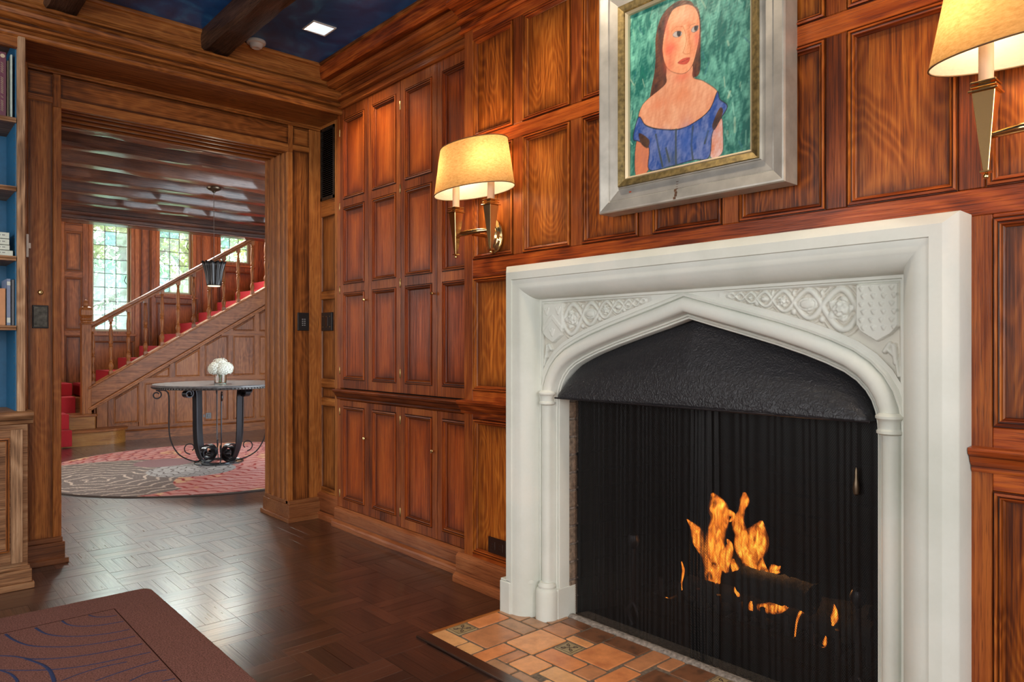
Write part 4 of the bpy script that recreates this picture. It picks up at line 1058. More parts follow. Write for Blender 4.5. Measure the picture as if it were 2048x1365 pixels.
for s, yy in ((1, 0.90), (-1, 1.76)):
    a = thing('andiron', (2.25, yy, 0.0), 'black iron andiron at the %s side of the fire' % ('near' if s > 0 else 'far'), 'andiron')
    b = MB(); b.tube([(2.23, yy, 0.0), (2.23, yy + 0.03, 0.05), (2.23, yy, 0.10), (2.23, yy, 0.30)], [0.011, .010, .010, .008], 8); b.tube([(2.23, yy - 0.06, 0.0), (2.23, yy - 0.03, 0.04), (2.23, yy, 0.09)], 0.009, 8)
    b.lathe([(0.004, 0.30), (0.02, 0.315), (0.026, 0.335), (0.018, 0.355), (0.0, 0.365)], (2.23, yy, 0), 12); b.build('post', black_iron, a, smooth=True)
    b = MB(); b.tube([(2.23, yy, 0.09), (2.6, yy, 0.09), (2.6, yy, 0.0)], 0.009, 6); b.build('bar', black_iron, a)
# flames: closed, tapering bodies of burning gas
def flame_mat():
    m, nt, bs = new_mat('flame'); L = nt.links.new
    nt.nodes.remove(bs)
    out = nt.nodes['Material Output']
    tc = nd(nt, 'ShaderNodeTexCoord'); mp = nd(nt, 'ShaderNodeMapping'); mp.inputs['Scale'].default_value = (40, 55, 13); L(tc.outputs['Object'], mp.inputs[0])
    n = nd(nt, 'ShaderNodeTexNoise'); n.inputs['Scale'].default_value = 1; n.inputs['Detail'].default_value = 3; n.inputs['Distortion'].default_value = 1.2; L(mp.outputs[0], n.inputs['Vector'])
    lw = nd(nt, 'ShaderNodeLayerWeight'); lw.inputs['Blend'].default_value = 0.5
    core = mathn(nt, 'SUBTRACT', 1.0, lw.outputs['Facing'])
    at = nd(nt, 'ShaderNodeAttribute', attribute_name='heat')
    f = mathn(nt, 'ADD', mathn(nt, 'MULTIPLY', core, 0.35), mathn(nt, 'MULTIPLY', n.outputs['Fac'], 0.55))
    f = mathn(nt, 'ADD', f, mathn(nt, 'MULTIPLY', at.outputs['Fac'], 0.45))
    c = ramp(nt, f, [(0.42, (0.55, 0.09, 0.01)), (0.60, (1.0, 0.24, 0.02)), (0.74, (1.0, 0.50, 0.06)), (0.88, (0.95, 0.85, 0.12))])
    em = nd(nt, 'ShaderNodeEmission'); L(c, em.inputs[0]); L(mathn(nt, 'MULTIPLY', mathn(nt, 'POWER', mathn(nt, 'MAXIMUM', f, 0.05), 2.6), 8.0), em.inputs[1])
    tr = nd(nt, 'ShaderNodeBsdfTransparent')
    al = nd(nt, 'ShaderNodeMapRange'); L(mathn(nt, 'MULTIPLY', mathn(nt, 'POWER', core, 1.6), mathn(nt, 'MULTIPLY_ADD', n.outputs['Fac'], 3.4, -0.85)), al.inputs[0]); al.inputs[1].default_value = 0.12; al.inputs[2].default_value = 0.95
    ms = nd(nt, 'ShaderNodeMixShader'); L(al.outputs[0], ms.inputs[0]); L(tr.outputs[0], ms.inputs[1]); L(em.outputs[0], ms.inputs[2])
    L(ms.outputs[0], out.inputs['Surface'])
    return m
flame_m = flame_mat()
def flame(pts, X, heat, label):
    """pts: (zoom x, zoom y, half width) traced in the fire, put at depth X"""
    # resample with catmull
    P = []
    n = len(pts)
    for i in range(n - 1):
        p0, p1, p2, p3 = pts[max(i - 1, 0)], pts[i], pts[i + 1], pts[min(i + 2, n - 1)]
        for q in range(6):
            t = q / 6
            P.append(tuple(0.5 * ((2 * p1[c]) + (-p0[c] + p2[c]) * t + (2 * p0[c] - 5 * p1[c] + 4 * p2[c] - p3[c]) * t * t + (-p0[c] + 3 * p1[c] - 3 * p2[c] + p3[c]) * t ** 3) for c in range(3)))
    P.append(tuple(pts[-1]))
    b = MB(); C_ = []; R_ = []
    for x, y, w in P:
        v = on_x(1330 + x / 3.79, 960 + y / 3.79, X); d = v.x * math.sin(TH) + v.y * math.cos(TH)
        C_.append(v); R_.append(max(0.0006, w / 3.79 / FPX * d * 1.35))
    b.tube(C_, R_, 12)
    # flatten front to back a little
    ht = []
    for k, p in enumerate(b.v):
        i = k // 12; c = C_[min(i, len(C_) - 1)]; b.v[k] = (c.x + (p[0] - c.x) * 0.6, p[1], p[2]); ht.append(heat)
    b.att['heat'] = ('FLOAT', ht)
    o = b.build('flame', flame_m, None, smooth='all'); tag(o, label, 'flame', 'flames rising from the logs'); return o
flame([(395, 640, 40), (385, 560, 66), (375, 470, 62), (395, 380, 58), (415, 290, 60), (400, 210, 66), (380, 150, 40), (355, 100, 8)], 2.42, 0.85, 'tallest yellow flame left of the middle of the fire')
flame([(330, 680, 24), (310, 560, 40), (260, 470, 44), (240, 400, 42), (200, 340, 18), (165, 300, 4)], 2.44, 0.55, 'orange flame leaning out at the left of the tall one')
flame([(450, 700, 30), (455, 600, 44), (480, 540, 34), (490, 490, 20), (470, 450, 6)], 2.40, 0.6, 'short curled flame right of the tall one')
flame([(660, 690, 44), (625, 600, 42), (575, 510, 44), (580, 420, 44), (555, 330, 42), (580, 240, 22), (605, 150, 30), (600, 95, 8)], 2.44, 0.30, 'tall orange flame above the top log')
flame([(740, 700, 46), (735, 660, 30), (735, 600, 10), (728, 580, 4)], 2.38, 0.55, 'low flame on the middle of the top log')
flame([(840, 715, 34), (830, 680, 34), (860, 670, 14), (875, 655, 4)], 2.38, 0.5, 'low flame on the right end of the top log')
flame([(540, 690, 30), (520, 640, 22), (515, 600, 8)], 2.38, 0.8, 'small bright flame on the left end of the top log')
flame([(400, 790, 20), (390, 730, 30), (400, 650, 36)], 2.40, 0.45, 'orange root of the tall flame between logs')
flame([(650, 990, 16), (650, 950, 15), (655, 920, 5)], 2.36, 0.9, 'white hot flame under the top log')
flame([(700, 970, 22), (790, 975, 34), (860, 965, 38), (930, 930, 24), (945, 850, 18), (950, 790, 4)], 2.38, 0.38, 'flame licking under and around the right end of the top log')
flame([(560, 890, 8), (545, 840, 20), (540, 795, 5)], 2.34, 0.5, 'small flame below the left end of the top log')
flame([(55, 1005, 4), (35, 950, 16), (15, 915, 22), (8, 890, 6)], 2.30, 0.35, 'lone small flame left of the grate')
flame([(120, 835, 12), (125, 780, 6), (140, 690, 10), (125, 620, 4)], 2.44, 0.45, 'thin flame at the far left of the logs')
flame([(985, 1225, 5), (992, 1120, 6), (1020, 1020, 10), (1080, 985, 18), (1115, 970, 16), (1103, 912, 4)], 2.34, 0.2, 'hooked thin orange flame right of the logs')
flame([(1270, 1110, 5), (1285, 1050, 24), (1290, 1000, 16), (1280, 945, 4)], 2.30, 0.95, 'upper lone yellow flame near the right of the screen')
flame([(1170, 1270, 3), (1200, 1258, 14), (1215, 1220, 12), (1218, 1185, 3)], 2.30, 0.7, 'lowest small yellow flame near the right of the screen')
flame([(600, 700, 50), (640, 560, 80), (690, 450, 84), (720, 360, 40), (735, 310, 6)], 2.50, -0.35, 'faint dark orange sheet of flame behind the others')
flame([(330, 830, 26), (350, 760, 44), (340, 690, 40), (300, 600, 14)], 2.46, 0.1, 'dull orange flame low between the logs on the left')
flame([(490, 320, 4), (520, 275, 16), (470, 250, 20), (430, 300, 8)], 2.43, 0.2, 'small tongue drifting off the top of the tallest flame')
light('fire_glow', 'POINT', (2.40, 1.28, 0.36), 3.0, (1.0, 0.42, 0.12), radius=0.08)

# ================================================================== SCONCES
def shade_mat():
    m, nt, bs = new_mat('parchment_shade'); L = nt.links.new
    nt.nodes.remove(bs); out = nt.nodes['Material Output']
    tc = nd(nt, 'ShaderNodeTexCoord'); n = nd(nt, 'ShaderNodeTexNoise'); n.inputs['Scale'].default_value = 130; n.inputs['Detail'].default_value = 7; n.inputs['Roughness'].default_value = 0.7
    mp = nd(nt, 'ShaderNodeMapping'); mp.inputs['Scale'].default_value = (1, 0.35, 1.3); L(tc.outputs['Object'], mp.inputs[0]); L(mp.outputs[0], n.inputs['Vector'])
    c = ramp(nt, n.outputs['Fac'], [(0.3, (0.25, 0.145, 0.055)), (0.5, (0.34, 0.210, 0.085)), (0.7, (0.41, 0.265, 0.115))])
    t = nd(nt, 'ShaderNodeBsdfTranslucent'); d = nd(nt, 'ShaderNodeBsdfDiffuse'); L(c, t.inputs[0]); L(c, d.inputs[0])
    ge = nd(nt, 'ShaderNodeNewGeometry'); cin = mix(nt, ge.outputs['Backfacing'], (0.85, 0.80, 0.70), c); L(cin, d.inputs[0])
    ms = nd(nt, 'ShaderNodeMixShader'); ms.inputs[0].default_value = 0.42; L(t.outputs[0], ms.inputs[1]); L(d.outputs[0], ms.inputs[2]); L(ms.outputs[0], out.inputs['Surface'])
    return m
shade_m = shade_mat(); shade_in = plain('white_shade_lining', (0.9, 0.86, 0.78), 0.8); trim_m = plain('brown_shade_trim', (0.12, 0.06, 0.02), 0.6)
bulb_m = emis('warm_bulb', (1.0, 0.74, 0.42), 10)
def sconce(yc, label, green=False):
    t = thing('wall_sconce', (XB, yc, 1.58), label, 'wall lamp', 'brass two-candle sconces')
    b = MB(); b.lathe([(0.0, -0.030), (0.012, -0.030), (0.020, -0.026), (0.034, -0.022), (0.040, -0.014), (0.052, -0.012), (0.058, -0.006), (0.066, -0.004), (0.068, 0.0)], (XB, yc, 1.585), 32, 'x', sx=0.85, sy=1.15)
    b.build('backplate', brass, t, smooth=True)
    XA = 1.93
    b = MB(); b.lathe([(0.010, 0), (0.010, -0.10)], (XB - 0.02, yc, 1.585), 12, 'x')
    pts = [(XA + 0.012 * math.cos(k / 16 * PI - PI / 2) * 0 + (-0.022 if abs(k - 8) < 3 else -0.022 + 0.022 * ((abs(k - 8) - 3) / 5) if abs(k - 8) > 3 else -0.022), yc - 0.12 + 0.24 * k / 16, 1.588) for k in range(17)]
    b.tube(pts, [0.007 + 0.005 * math.sin(PI * k / 16) for k in range(17)], 10); b.build('arm', brass, t, smooth=True)
    for s in (1, -1):
        y = yc + s * 0.12
        b = MB(); zt, zb, w, w2 = 1.690, 1.508, 0.0235, 0.006
        vs = [(XA - w, y - w, zt), (XA + w, y - w, zt), (XA + w, y + w, zt), (XA - w, y + w, zt), (XA - w2, y - w2, zb), (XA + w2, y - w2, zb), (XA + w2, y + w2, zb), (XA - w2, y + w2, zb)]
        b.add(vs, [(0, 1, 2, 3), (7, 6, 5, 4), (0, 4, 5, 1), (1, 5, 6, 2), (2, 6, 7, 3), (3, 7, 4, 0)]); b.build('tapered_holder', brass, t, bevel=0.0012)
        for hw, z in ((0.030, 1.690), (0.026, 1.700), (0.026, 1.710)):
            b = MB(); b.box(XA - hw, XA + hw, y - hw, y + hw, z, z + 0.0045); b.build('square_collar', brass, t, bevel=0.001)
        b = MB(); b.box(XA - 0.012, XA + 0.012, y - .012, y + .012, 1.694, 1.716); b.build('collar_core', brass, t)
        b = MB(); b.box(XA - 0.011, XA + 0.011, y - .011, y + .011, 1.504, 1.508); b.lathe([(0.002, 0.0), (0.006, -0.004), (0.0072, -0.009), (0.005, -0.014), (0, -0.0155)], (XA, y, 1.504), 12); b.build('finial', brass, t, smooth=True)
        b = MB(); b.lathe([(0.0155, 0.0), (0.0155, 0.098), (0.010, 0.10)], (XA, y, 1.716), 16); b.build('candle_sleeve', candle_mat, t, smooth=True)
        b = MB(); b.lathe([(0.008, 0.0), (0.012, 0.012), (0.014, 0.03), (0.009, 0.05), (0.0, 0.062)], (XA, y, 1.816), 12); b.build('bulb', bulb_m, t, smooth=True)
    # oval shade
    def ell(a, bb, z, n=64): return [(XA - bb * math.cos(q * 2 * PI / n), yc + a * math.sin(q * 2 * PI / n), z) for q in range(n)]
    for nm, mt, ins in (('lamp_shade', shade_m, 0.0),):
        b = MB(); lo = ell(0.240, 0.112, 1.768); hi = ell(0.200, 0.096, 1.968); n = 64
        b.add(lo + hi, [(k, (k + 1) % n, n + (k + 1) % n, n + k) for k in range(n)]); sh = b.build(nm, mt, t, smooth='all', fix=False)
        for z, a, bb in ((1.768, 0.240, 0.112), (1.968, 0.200, 0.096)):
            b = MB(); p = ell(a, bb, z); b.tube(p + [p[0]], 0.0022, 6); b.build('trim_band', trim_m, sh, smooth=True)
    b = MB(); lo = ell(0.2385, 0.1105, 1.769); hi = ell(0.1985, 0.0945, 1.967)
    for s in (1, -1): light('sconce_bulb_light', 'POINT', (XA, yc + s * 0.12, 1.872), 4.0, (1.0, 0.70, 0.42), radius=0.022)
    return t
sconce(2.395, 'brass two-candle sconce with oval parchment shade left of the painting')
sconce(0.37, 'brass two-candle sconce with oval parchment shade right of the painting, cut by the frame')

# ================================================================== PAINTING
pt = thing('framed_painting', (XB, 1.36, 1.58), 'painting of a long-haired woman in blue dress on green ground, silver frame', 'painting')
PL, PR, PB, PT = 1.716, 1.004, 1.580, 2.395
rect = [(PR, PB), (PL, PB), (PL, PT), (PR, PT)]
PF = lambda u, v, h: (h, u, v)
b = MB(); b.sweep(rect, [(d, x) for d, x in [(0, 2.05), (0, 1.978), (0.003, 1.972), (0.008, 1.972), (0.038, 1.980), (0.041, 1.986), (0.044, 1.984), (0.080, 1.990), (0.083, 1.983), (0.085, 1.983)]], PF, closed=True)
b.build('frame', silver_leaf, pt, bevel=0.0)
b = MB(); b.sweep(rect, [(0.085, 1.984), (0.087, 1.975), (0.108, 1.982), (0.111, 1.988)], PF, closed=True); b.build('gold_band', gold_leaf, pt)
b = MB(); b.sweep(rect, [(0.111, 1.988), (0.113, 1.984), (0.120, 1.992), (0.121, 2.006)], PF, closed=True); b.build('liner', liner_mat, pt)
# worn spot and chip on the bottom rail of the frame (real wear)
p = on_x(1354, 398, 1.984)
b = MB(); wear = plain('frame_wear_stain', (0.10, 0.045, 0.02), 0.7, var=0.5)
for k in range(7):
    a = random.uniform(-0.003, 0.003); z = 1.585 + k * 0.009; x = 1.9725 + (z - 1.588) * 0.27 - 0.0006 if z < 1.618 else 1.9855 + (z - 1.624) * 0.16
    b.box(x - 0.0004, x + 0.001, p.y + a - 0.004, p.y + a + 0.005, z, z + 0.008)
b.build('worn_joint', wear, pt)
p = on_x(1260, 384, 1.9855); b = MB(); b.lathe([(0.0045, -0.0004), (0.0038, 0.0004)], (1.9865, p.y, p.z), 9, 'x', sx=1.3, sy=0.7); b.build('paint_chip', plain('red_clay_chip', (0.45, 0.08, 0.03), 0.7), pt)
# canvas: painted colours are stored per vertex of a fine grid
CW0, CW1, CZ0, CZ1 = PR + 0.118, PL - 0.118, PB + 0.118, PT - 0.118
NX, NZ = 240, 300
Yg, Zg = np.meshgrid(np.linspace(CW1, CW0, NX), np.linspace(CZ0, CZ1, NZ), indexing='ij')
def P6(pts):   # points traced at 2.968x, origin (1150, 0)
    return [tuple(on_x(1150 + x / 2.968, y / 2.968, 2.003))[1:] for x, y in pts]
def fbm(U, V, f, seed, oct=4):
    r = np.random.RandomState(seed); out = np.zeros(U.shape); a = 1.0; tot = 0
    for o_ in range(oct):
        for _ in range(5):
            ang = r.rand() * 2 * PI; k = f * (0.7 + 0.6 * r.rand()); out += a * np.sin(k * (U * math.cos(ang) + V * math.sin(ang)) + r.rand() * 6.28) / 5
        tot += a; a *= 0.6; f *= 2.1
    return out / tot
n1 = fbm(Yg * 1.6, Zg * 0.8, 40, 1); n2 = fbm(Yg * 2.2 + n1 * 0.05, Zg * 0.7, 110, 2); n3 = fbm(Yg, Zg, 300, 3)
lerp = lambda a, b, t: a[None, None, :] * (1 - t[..., None]) + b[None, None, :] * t[..., None]
col = lerp(np.array(srgb(14, 108, 98)), np.array(srgb(120, 198, 176)), np.clip(0.30 + 1.1 * n1 + 0.8 * n2 + 0.5 * n3, 0, 1))
t_ = np.clip((Zg - 1.70) / 0.5, 0, 1); dk = np.array(srgb(6, 92, 92))
col = col * (0.72 + 0.28 * t_[..., None])
def paint(poly, c, c2=None, amt=0.25, soft=0.0015, line=None, lw=0.0018, sm=True):
    global col
    pp = P6(poly)
    if sm:      # round the traced outline
        q_ = []; n_ = len(pp)
        for i in range(n_):
            p0, p1, p2, p3 = pp[i - 1], pp[i], pp[(i + 1) % n_], pp[(i + 2) % n_]
            for k_ in range(5):
                t = k_ / 5; q_.append(tuple(0.5 * (2 * p1[c] + (-p0[c] + p2[c]) * t + (2 * p0[c] - 5 * p1[c] + 4 * p2[c] - p3[c]) * t * t + (-p0[c] + 3 * p1[c] - 3 * p2[c] + p3[c]) * t ** 3) for c in (0, 1)))
        pp = q_
    ins = inpoly(Yg, Zg, pp); D = seg_d(Yg, Zg, pp + [pp[0]])
    a = np.where(ins, np.clip(D / soft + 0.5, 0, 1), np.clip(0.5 - D / soft, 0, 1))
    cc = lerp(np.array(c), np.array(c2 if c2 is not None else c), np.clip(0.5 + amt * (n1 * 2 + n2 * 2 + n3), 0, 1))
    col = col * (1 - a[..., None]) + cc * a[..., None]
    if line is not None: stroke(pp, line, lw, True)
def stroke(pp, c, w, closed=False, raw=False):
    global col
    if raw: pp = P6(pp)
    D = seg_d(Yg, Zg, pp + ([pp[0]] if closed else [])); a = np.clip((w - D) / 0.0012 + 0.3, 0, 1) * 0.9
    col = col * (1 - a[..., None]) + np.array(c)[None, None, :] * a[..., None]
def glow(x, y, rx, ry, c, s=0.8):
    global col
    (u, v), = P6([(x, y)]); (u2, _), = P6([(x + rx, y)]); (_, v2), = P6([(x, y + ry)])
    a = np.exp(-(((Yg - u) / (u2 - u)) ** 2 + ((Zg - v) / (v2 - v)) ** 2)) * s
    col = col * (1 - a[..., None]) + np.array(c)[None, None, :] * a[..., None]
for k_ in range(150):     # loose brush strokes of the ground
    y_, z_ = rng.uniform(CW0, CW1), rng.uniform(CZ0, CZ1); a_ = rng.uniform(0.9, 2.0); l_ = rng.uniform(0.01, 0.045)
    D_ = seg_d(Yg, Zg, [(y_, z_), (y_ + l_ * math.cos(a_), z_ + l_ * math.sin(a_))]); w_ = rng.uniform(0.0015, 0.005); f_ = np.clip((w_ - D_) / 0.002, 0, 1)[..., None] * rng.uniform(0.2, 0.6)
    c_ = np.array(srgb(*((150, 212, 190), (20, 120, 96), (60, 150, 130), (30, 100, 120), (190, 215, 180))[rng.randint(5)]))
    col = col * (1 - f_) + c_ * f_
hair_c, hair_2 = srgb(50, 32, 32), srgb(112, 66, 44)
paint([(600, 12), (540, 60), (500, 130), (478, 230), (478, 340), (470, 440), (450, 540), (450, 585), (520, 540), (560, 470), (560, 200), (640, 60), (720, 40), (745, 120), (745, 300), (740, 430), (700, 460), (680, 430), (720, 300), (725, 120), (700, 20), (650, 0)], hair_c, hair_2, 0.5)
skin, skin2 = srgb(214, 128, 88), srgb(240, 182, 144)
paint([(540, 440), (535, 500), (430, 590), (392, 640), (378, 700), (420, 742), (500, 765), (620, 765), (720, 720), (800, 650), (840, 560), (835, 530), (760, 480), (700, 458), (690, 380), (560, 380)], skin, skin2, 0.2, line=srgb(70, 30, 30), lw=0.0012)
paint([(368, 830), (440, 870), (436, 1010), (360, 1040)], srgb(200, 120, 90), skin, 0.5, line=srgb(70, 30, 30), lw=0.0012)
paint([(815, 790), (868, 700), (878, 800), (872, 910), (805, 935)], skin, srgb(220, 190, 185), 0.4, line=srgb(70, 30, 30), lw=0.0012)
glow(640, 560, 60, 60, srgb(225, 130, 85), 0.5); glow(640, 455, 50, 30, srgb(225, 110, 80), 0.7); glow(500, 620, 60, 30, srgb(225, 130, 90), 0.5)
paint([(378, 695), (345, 820), (380, 840), (440, 880), (440, 1008), (560, 990), (700, 950), (795, 935), (815, 790), (868, 700), (905, 630), (860, 590), (845, 545), (800, 650), (720, 720), (620, 768), (500, 768), (420, 745)], srgb(34, 74, 150), srgb(108, 124, 178), 0.6, line=srgb(30, 34, 44), lw=0.0020)
paint([(380, 790), (440, 830), (430, 880), (390, 850)], srgb(56, 36, 34), srgb(96, 66, 44), 0.5)
paint([(860, 640), (878, 670), (830, 770), (815, 740)], srgb(56, 36, 34), srgb(96, 66, 44), 0.5)
for q in ([(480, 800), (500, 900), (520, 990)], [(600, 770), (598, 860), (600, 980)], [(540, 880), (560, 960)], [(700, 750), (690, 860), (700, 950)], [(770, 850), (790, 780)]): stroke(q, srgb(58, 70, 66), 0.004, raw=True)
glow(660, 840, 40, 90, srgb(46, 88, 170), 0.7); glow(520, 830, 40, 50, srgb(84, 110, 175), 0.6); glow(760, 800, 60, 30, srgb(60, 100, 170), 0.5); glow(570, 950, 50, 50, srgb(72, 84, 84), 0.5)
# head, turned a little to one side
glow(520, 300, 40, 200, srgb(70, 44, 44), 0.4); paint([(640, 30), (580, 60), (545, 140), (525, 230), (520, 310), (535, 380), (565, 420), (620, 438), (660, 430), (695, 390), (720, 310), (738, 210), (738, 110), (715, 50), (680, 28)], srgb(226, 132, 88), srgb(242, 176, 132), 0.3, line=srgb(80, 34, 30), lw=0.0010)
glow(565, 290, 34, 40, srgb(224, 80, 66), 0.75); glow(722, 230, 16, 50, srgb(228, 104, 84), 0.7); glow(545, 190, 14, 80, srgb(226, 100, 84), 0.5); glow(640, 90, 60, 40, srgb(248, 196, 158), 0.5); glow(676, 250, 12, 70, srgb(214, 122, 72), 0.6); glow(560, 380, 30, 50, srgb(214, 98, 70), 0.6); glow(650, 250, 14, 60, srgb(250, 206, 160), 0.5)
paint([(580, 208), (600, 186), (632, 190), (630, 210), (600, 222)], srgb(188, 176, 168), None, line=srgb(52, 50, 62), lw=0.0009); paint([(606, 188), (628, 186), (624, 214), (608, 214)], srgb(34, 34, 44))
paint([(690, 180), (705, 158), (732, 152), (728, 178), (702, 192)], srgb(188, 176, 168), None, line=srgb(52, 50, 62), lw=0.0009); paint([(708, 158), (730, 154), (724, 180), (710, 182)], srgb(34, 34, 44))
stroke([(572, 186), (600, 160), (640, 156), (655, 190), (662, 240), (650, 290), (640, 312), (655, 322), (680, 318)], srgb(190, 104, 56), 0.0012, raw=True)
stroke([(676, 170), (684, 150), (715, 138)], srgb(150, 90, 60), 0.0010, raw=True); stroke([(676, 180), (680, 240), (686, 300), (680, 318)], srgb(190, 104, 56), 0.0009, raw=True)
paint([(610, 374), (640, 348), (682, 342), (670, 374), (640, 384)], srgb(178, 62, 48), srgb(205, 84, 64), 0.4); stroke([(610, 372), (645, 364), (682, 344)], srgb(110, 34, 30), 0.0009, raw=True)
col = np.clip(col * (1 + 0.10 * n3[..., None]), 0, 1)
b = MB(); xx = 2.003 - 0.0006 * n2 - 0.0005 * n3
ca = np.ones((NX * NZ, 4)); ca[:, :3] = col.reshape(-1, 3)
b.v = [(float(x), float(y), float(z)) for x, y, z in zip(xx.ravel(), Yg.ravel(), Zg.ravel())]
b.f = [(i * NZ + j, (i + 1) * NZ + j, (i + 1) * NZ + j + 1, i * NZ + j + 1) for i in range(NX - 1) for j in range(NZ - 1)]; b.m = [0] * len(b.f)
b.att['paint'] = ('COLOR', ca.ravel())
def att_mat(name, att, rough=0.5, bump=None, nscale=400, mul=None):
    m, nt, bs = new_mat(name); L = nt.links.new
    a = nd(nt, 'ShaderNodeAttribute', attribute_name=att); L(a.outputs['Color'], bs.inputs['Base Color']); bs.inputs['Roughness'].default_value = rough
    if bump:
        tc = nd(nt, 'ShaderNodeTexCoord'); n = nd(nt, 'ShaderNodeTexNoise'); n.inputs['Scale'].default_value = nscale; n.inputs['Detail'].default_value = 4; L(tc.outputs['Object'], n.inputs['Vector'])
        bb = nd(nt, 'ShaderNodeBump'); bb.inputs['Strength'].default_value = bump[0]; bb.inputs['Distance'].default_value = bump[1]; L(n.outputs['Fac'], bb.inputs['Height']); L(bb.outputs[0], bs.inputs['Normal'])
        L(mix(nt, 1.0, a.outputs['Color'], ramp(nt, n.outputs['Fac'], [(0.3, (0.75, 0.75, 0.75)), (0.7, (1.15, 1.15, 1.15))]), 'MULTIPLY'), bs.inputs['Base Color'])
    return m
b.build('canvas', att_mat('oil_paint', 'paint', 0.4), pt, smooth='all', fix=False)
b = MB(); b.box(2.008, 2.05, CW0 - 0.01, CW1 + 0.01, CZ0 - 0.01, CZ1 + 0.01); b.build('backing', dark_void, pt)

# ================================================================== CEILING FITTINGS
dl = thing('recessed_downlight', (1.77, 3.50, CE), 'square white recessed ceiling lamp with slanted reflector, lit', 'ceiling lamp')
s = 0.058; b = MB()
for x0, x1, y0, y1 in ((-s - .008, s + .008, -s - .008, -s), (-s - .008, s + .008, s, s + .008), (-s - .008, -s, -s, s), (s, s + .008, -s, s)): b.box(1.77 + x0, 1.77 + x1, 3.5 + y0, 3.5 + y1, CE - 0.005, CE + 0.001)
refl = plain('satin_reflector', (0.75, 0.85, 0.95), 0.35)
b.build('trim_ring', white_plastic, dl)
b = MB(); b.add([(1.77 - s, 3.5 - s, CE - 0.004), (1.77 + s, 3.5 - s, CE - 0.004), (1.77 + s, 3.5 + s, CE - 0.001), (1.77 - s, 3.5 + s, CE - 0.001)], [(0, 1, 2, 3)]); b.build('lens', emis('downlight_lens', (0.85, 0.92, 1.0), 1.1), dl)
b = MB(); b.add([(1.77 - s, 3.5 - s, CE - 0.0055), (1.77 - s, 3.5 + s, CE - 0.0055), (1.77 - s * 0.1, 3.5 - s * .2, CE - 0.006)], [(0, 1, 2)]); b.build('lamp', emis('downlight_lamp', (1.0, 0.9, 0.75), 14), dl)
sd = thing('smoke_detector', (1.585, 3.885, CE), 'round white smoke detector on the blue ceiling beside the beam', 'smoke detector')
b = MB(); b.lathe([(0.050, 0.0), (0.052, -0.006), (0.050, -0.014), (0.042, -0.018)], (1.585, 3.885, CE), 32); b.build('base', white_plastic, sd, smooth=True)
b = MB(); b.lathe([(0.036, -0.016), (0.036, -0.026), (0.030, -0.036), (0.022, -0.040), (0.018, -0.038), (0, -0.038)], (1.585, 3.885, CE), 32); b.build('sensor_cap', white_plastic, sd, smooth=True)

# ================================================================== SWITCHES ETC
o = thing('switch_plate', (0.627, YO, 1.245), 'dark square bronze wall plate on the left pier of the opening', 'wall plate')
b = MB(); b.box(0.592, 0.662, YO - 0.005, YO + 0.004, 1.188, 1.304); b.build('rim', black_plate, o, bevel=0.003, seg=2)
b = MB(); b.box(0.597, 0.657, YO - 0.008, YO - 0.004, 1.194, 1.298); b.build('plate', bronze_plate, o, bevel=0.002)
o = thing('bell_push', (0.628, YO, 1.369), 'small round brass bell push above the bronze plate', 'button')
b = MB(); b.lathe([(0.0125, 0.004), (0.0125, -0.003), (0.010, -0.006), (0.008, -0.004)], (0.628, YO, 1.369), 24, 'y'); b.build('ring', brass_dull, o, smooth=True)
b = MB(); b.lathe([(0.007, -0.002), (0.006, -0.006), (0, -0.007)], (0.628, YO, 1.369), 16, 'y'); b.build('button', brass, o, smooth=True)
o = thing('alarm_keypad', (2.032, YO, 1.25), 'slim black keypad with small grey keys on the right pier of the opening', 'keypad')
b = MB(); b.box(1.995, 2.070, YO - 0.007, YO + 0.004, 1.196, 1.310); b.build('plate', black_plate, o, bevel=0.002)
keyg = plain('grey_key', (0.28, 0.29, 0.31), 0.4)
b = MB(); b.box(2.022, 2.030, YO - 0.0095, YO - 0.006, 1.2275, 1.2335); kb = b.build('key', keyg, o)
for r_ in range(4):
    for c_ in range(2):
        if r_ + c_ == 0: continue
        c = kb.copy(); COL.objects.link(c); c.location = (0.0145 * c_, 0, 0.0125 * r_)
o = thing('lighting_keypad', (XS, 4.13, 1.25), 'black square switch panel with six small screws on the corner panelling', 'keypad')
b = MB(); b.box(XS - 0.004, XS + 0.012, 4.078, 4.215, 1.195, 1.312); b.build('plate', black_plate, o, bevel=0.002)
b = MB(); b.box(XS - 0.006, XS - 0.003, 4.130, 4.165, 1.225, 1.285); b.build('toggle_panel', brown_plastic, o, bevel=0.001)
b = MB(); b.lathe([(0.0035, 0), (0.003, -0.0025), (0, -0.003)], (XS - 0.004, 4.10, 1.22), 8, 'x'); sc = b.build('screw', brass_dull, o)
for r_ in range(2):
    for c_ in range(3):
        if r_ + c_ == 0: continue
        c = sc.copy(); COL.objects.link(c); c.location = (0, 0.046 * c_, 0.066 * r_)
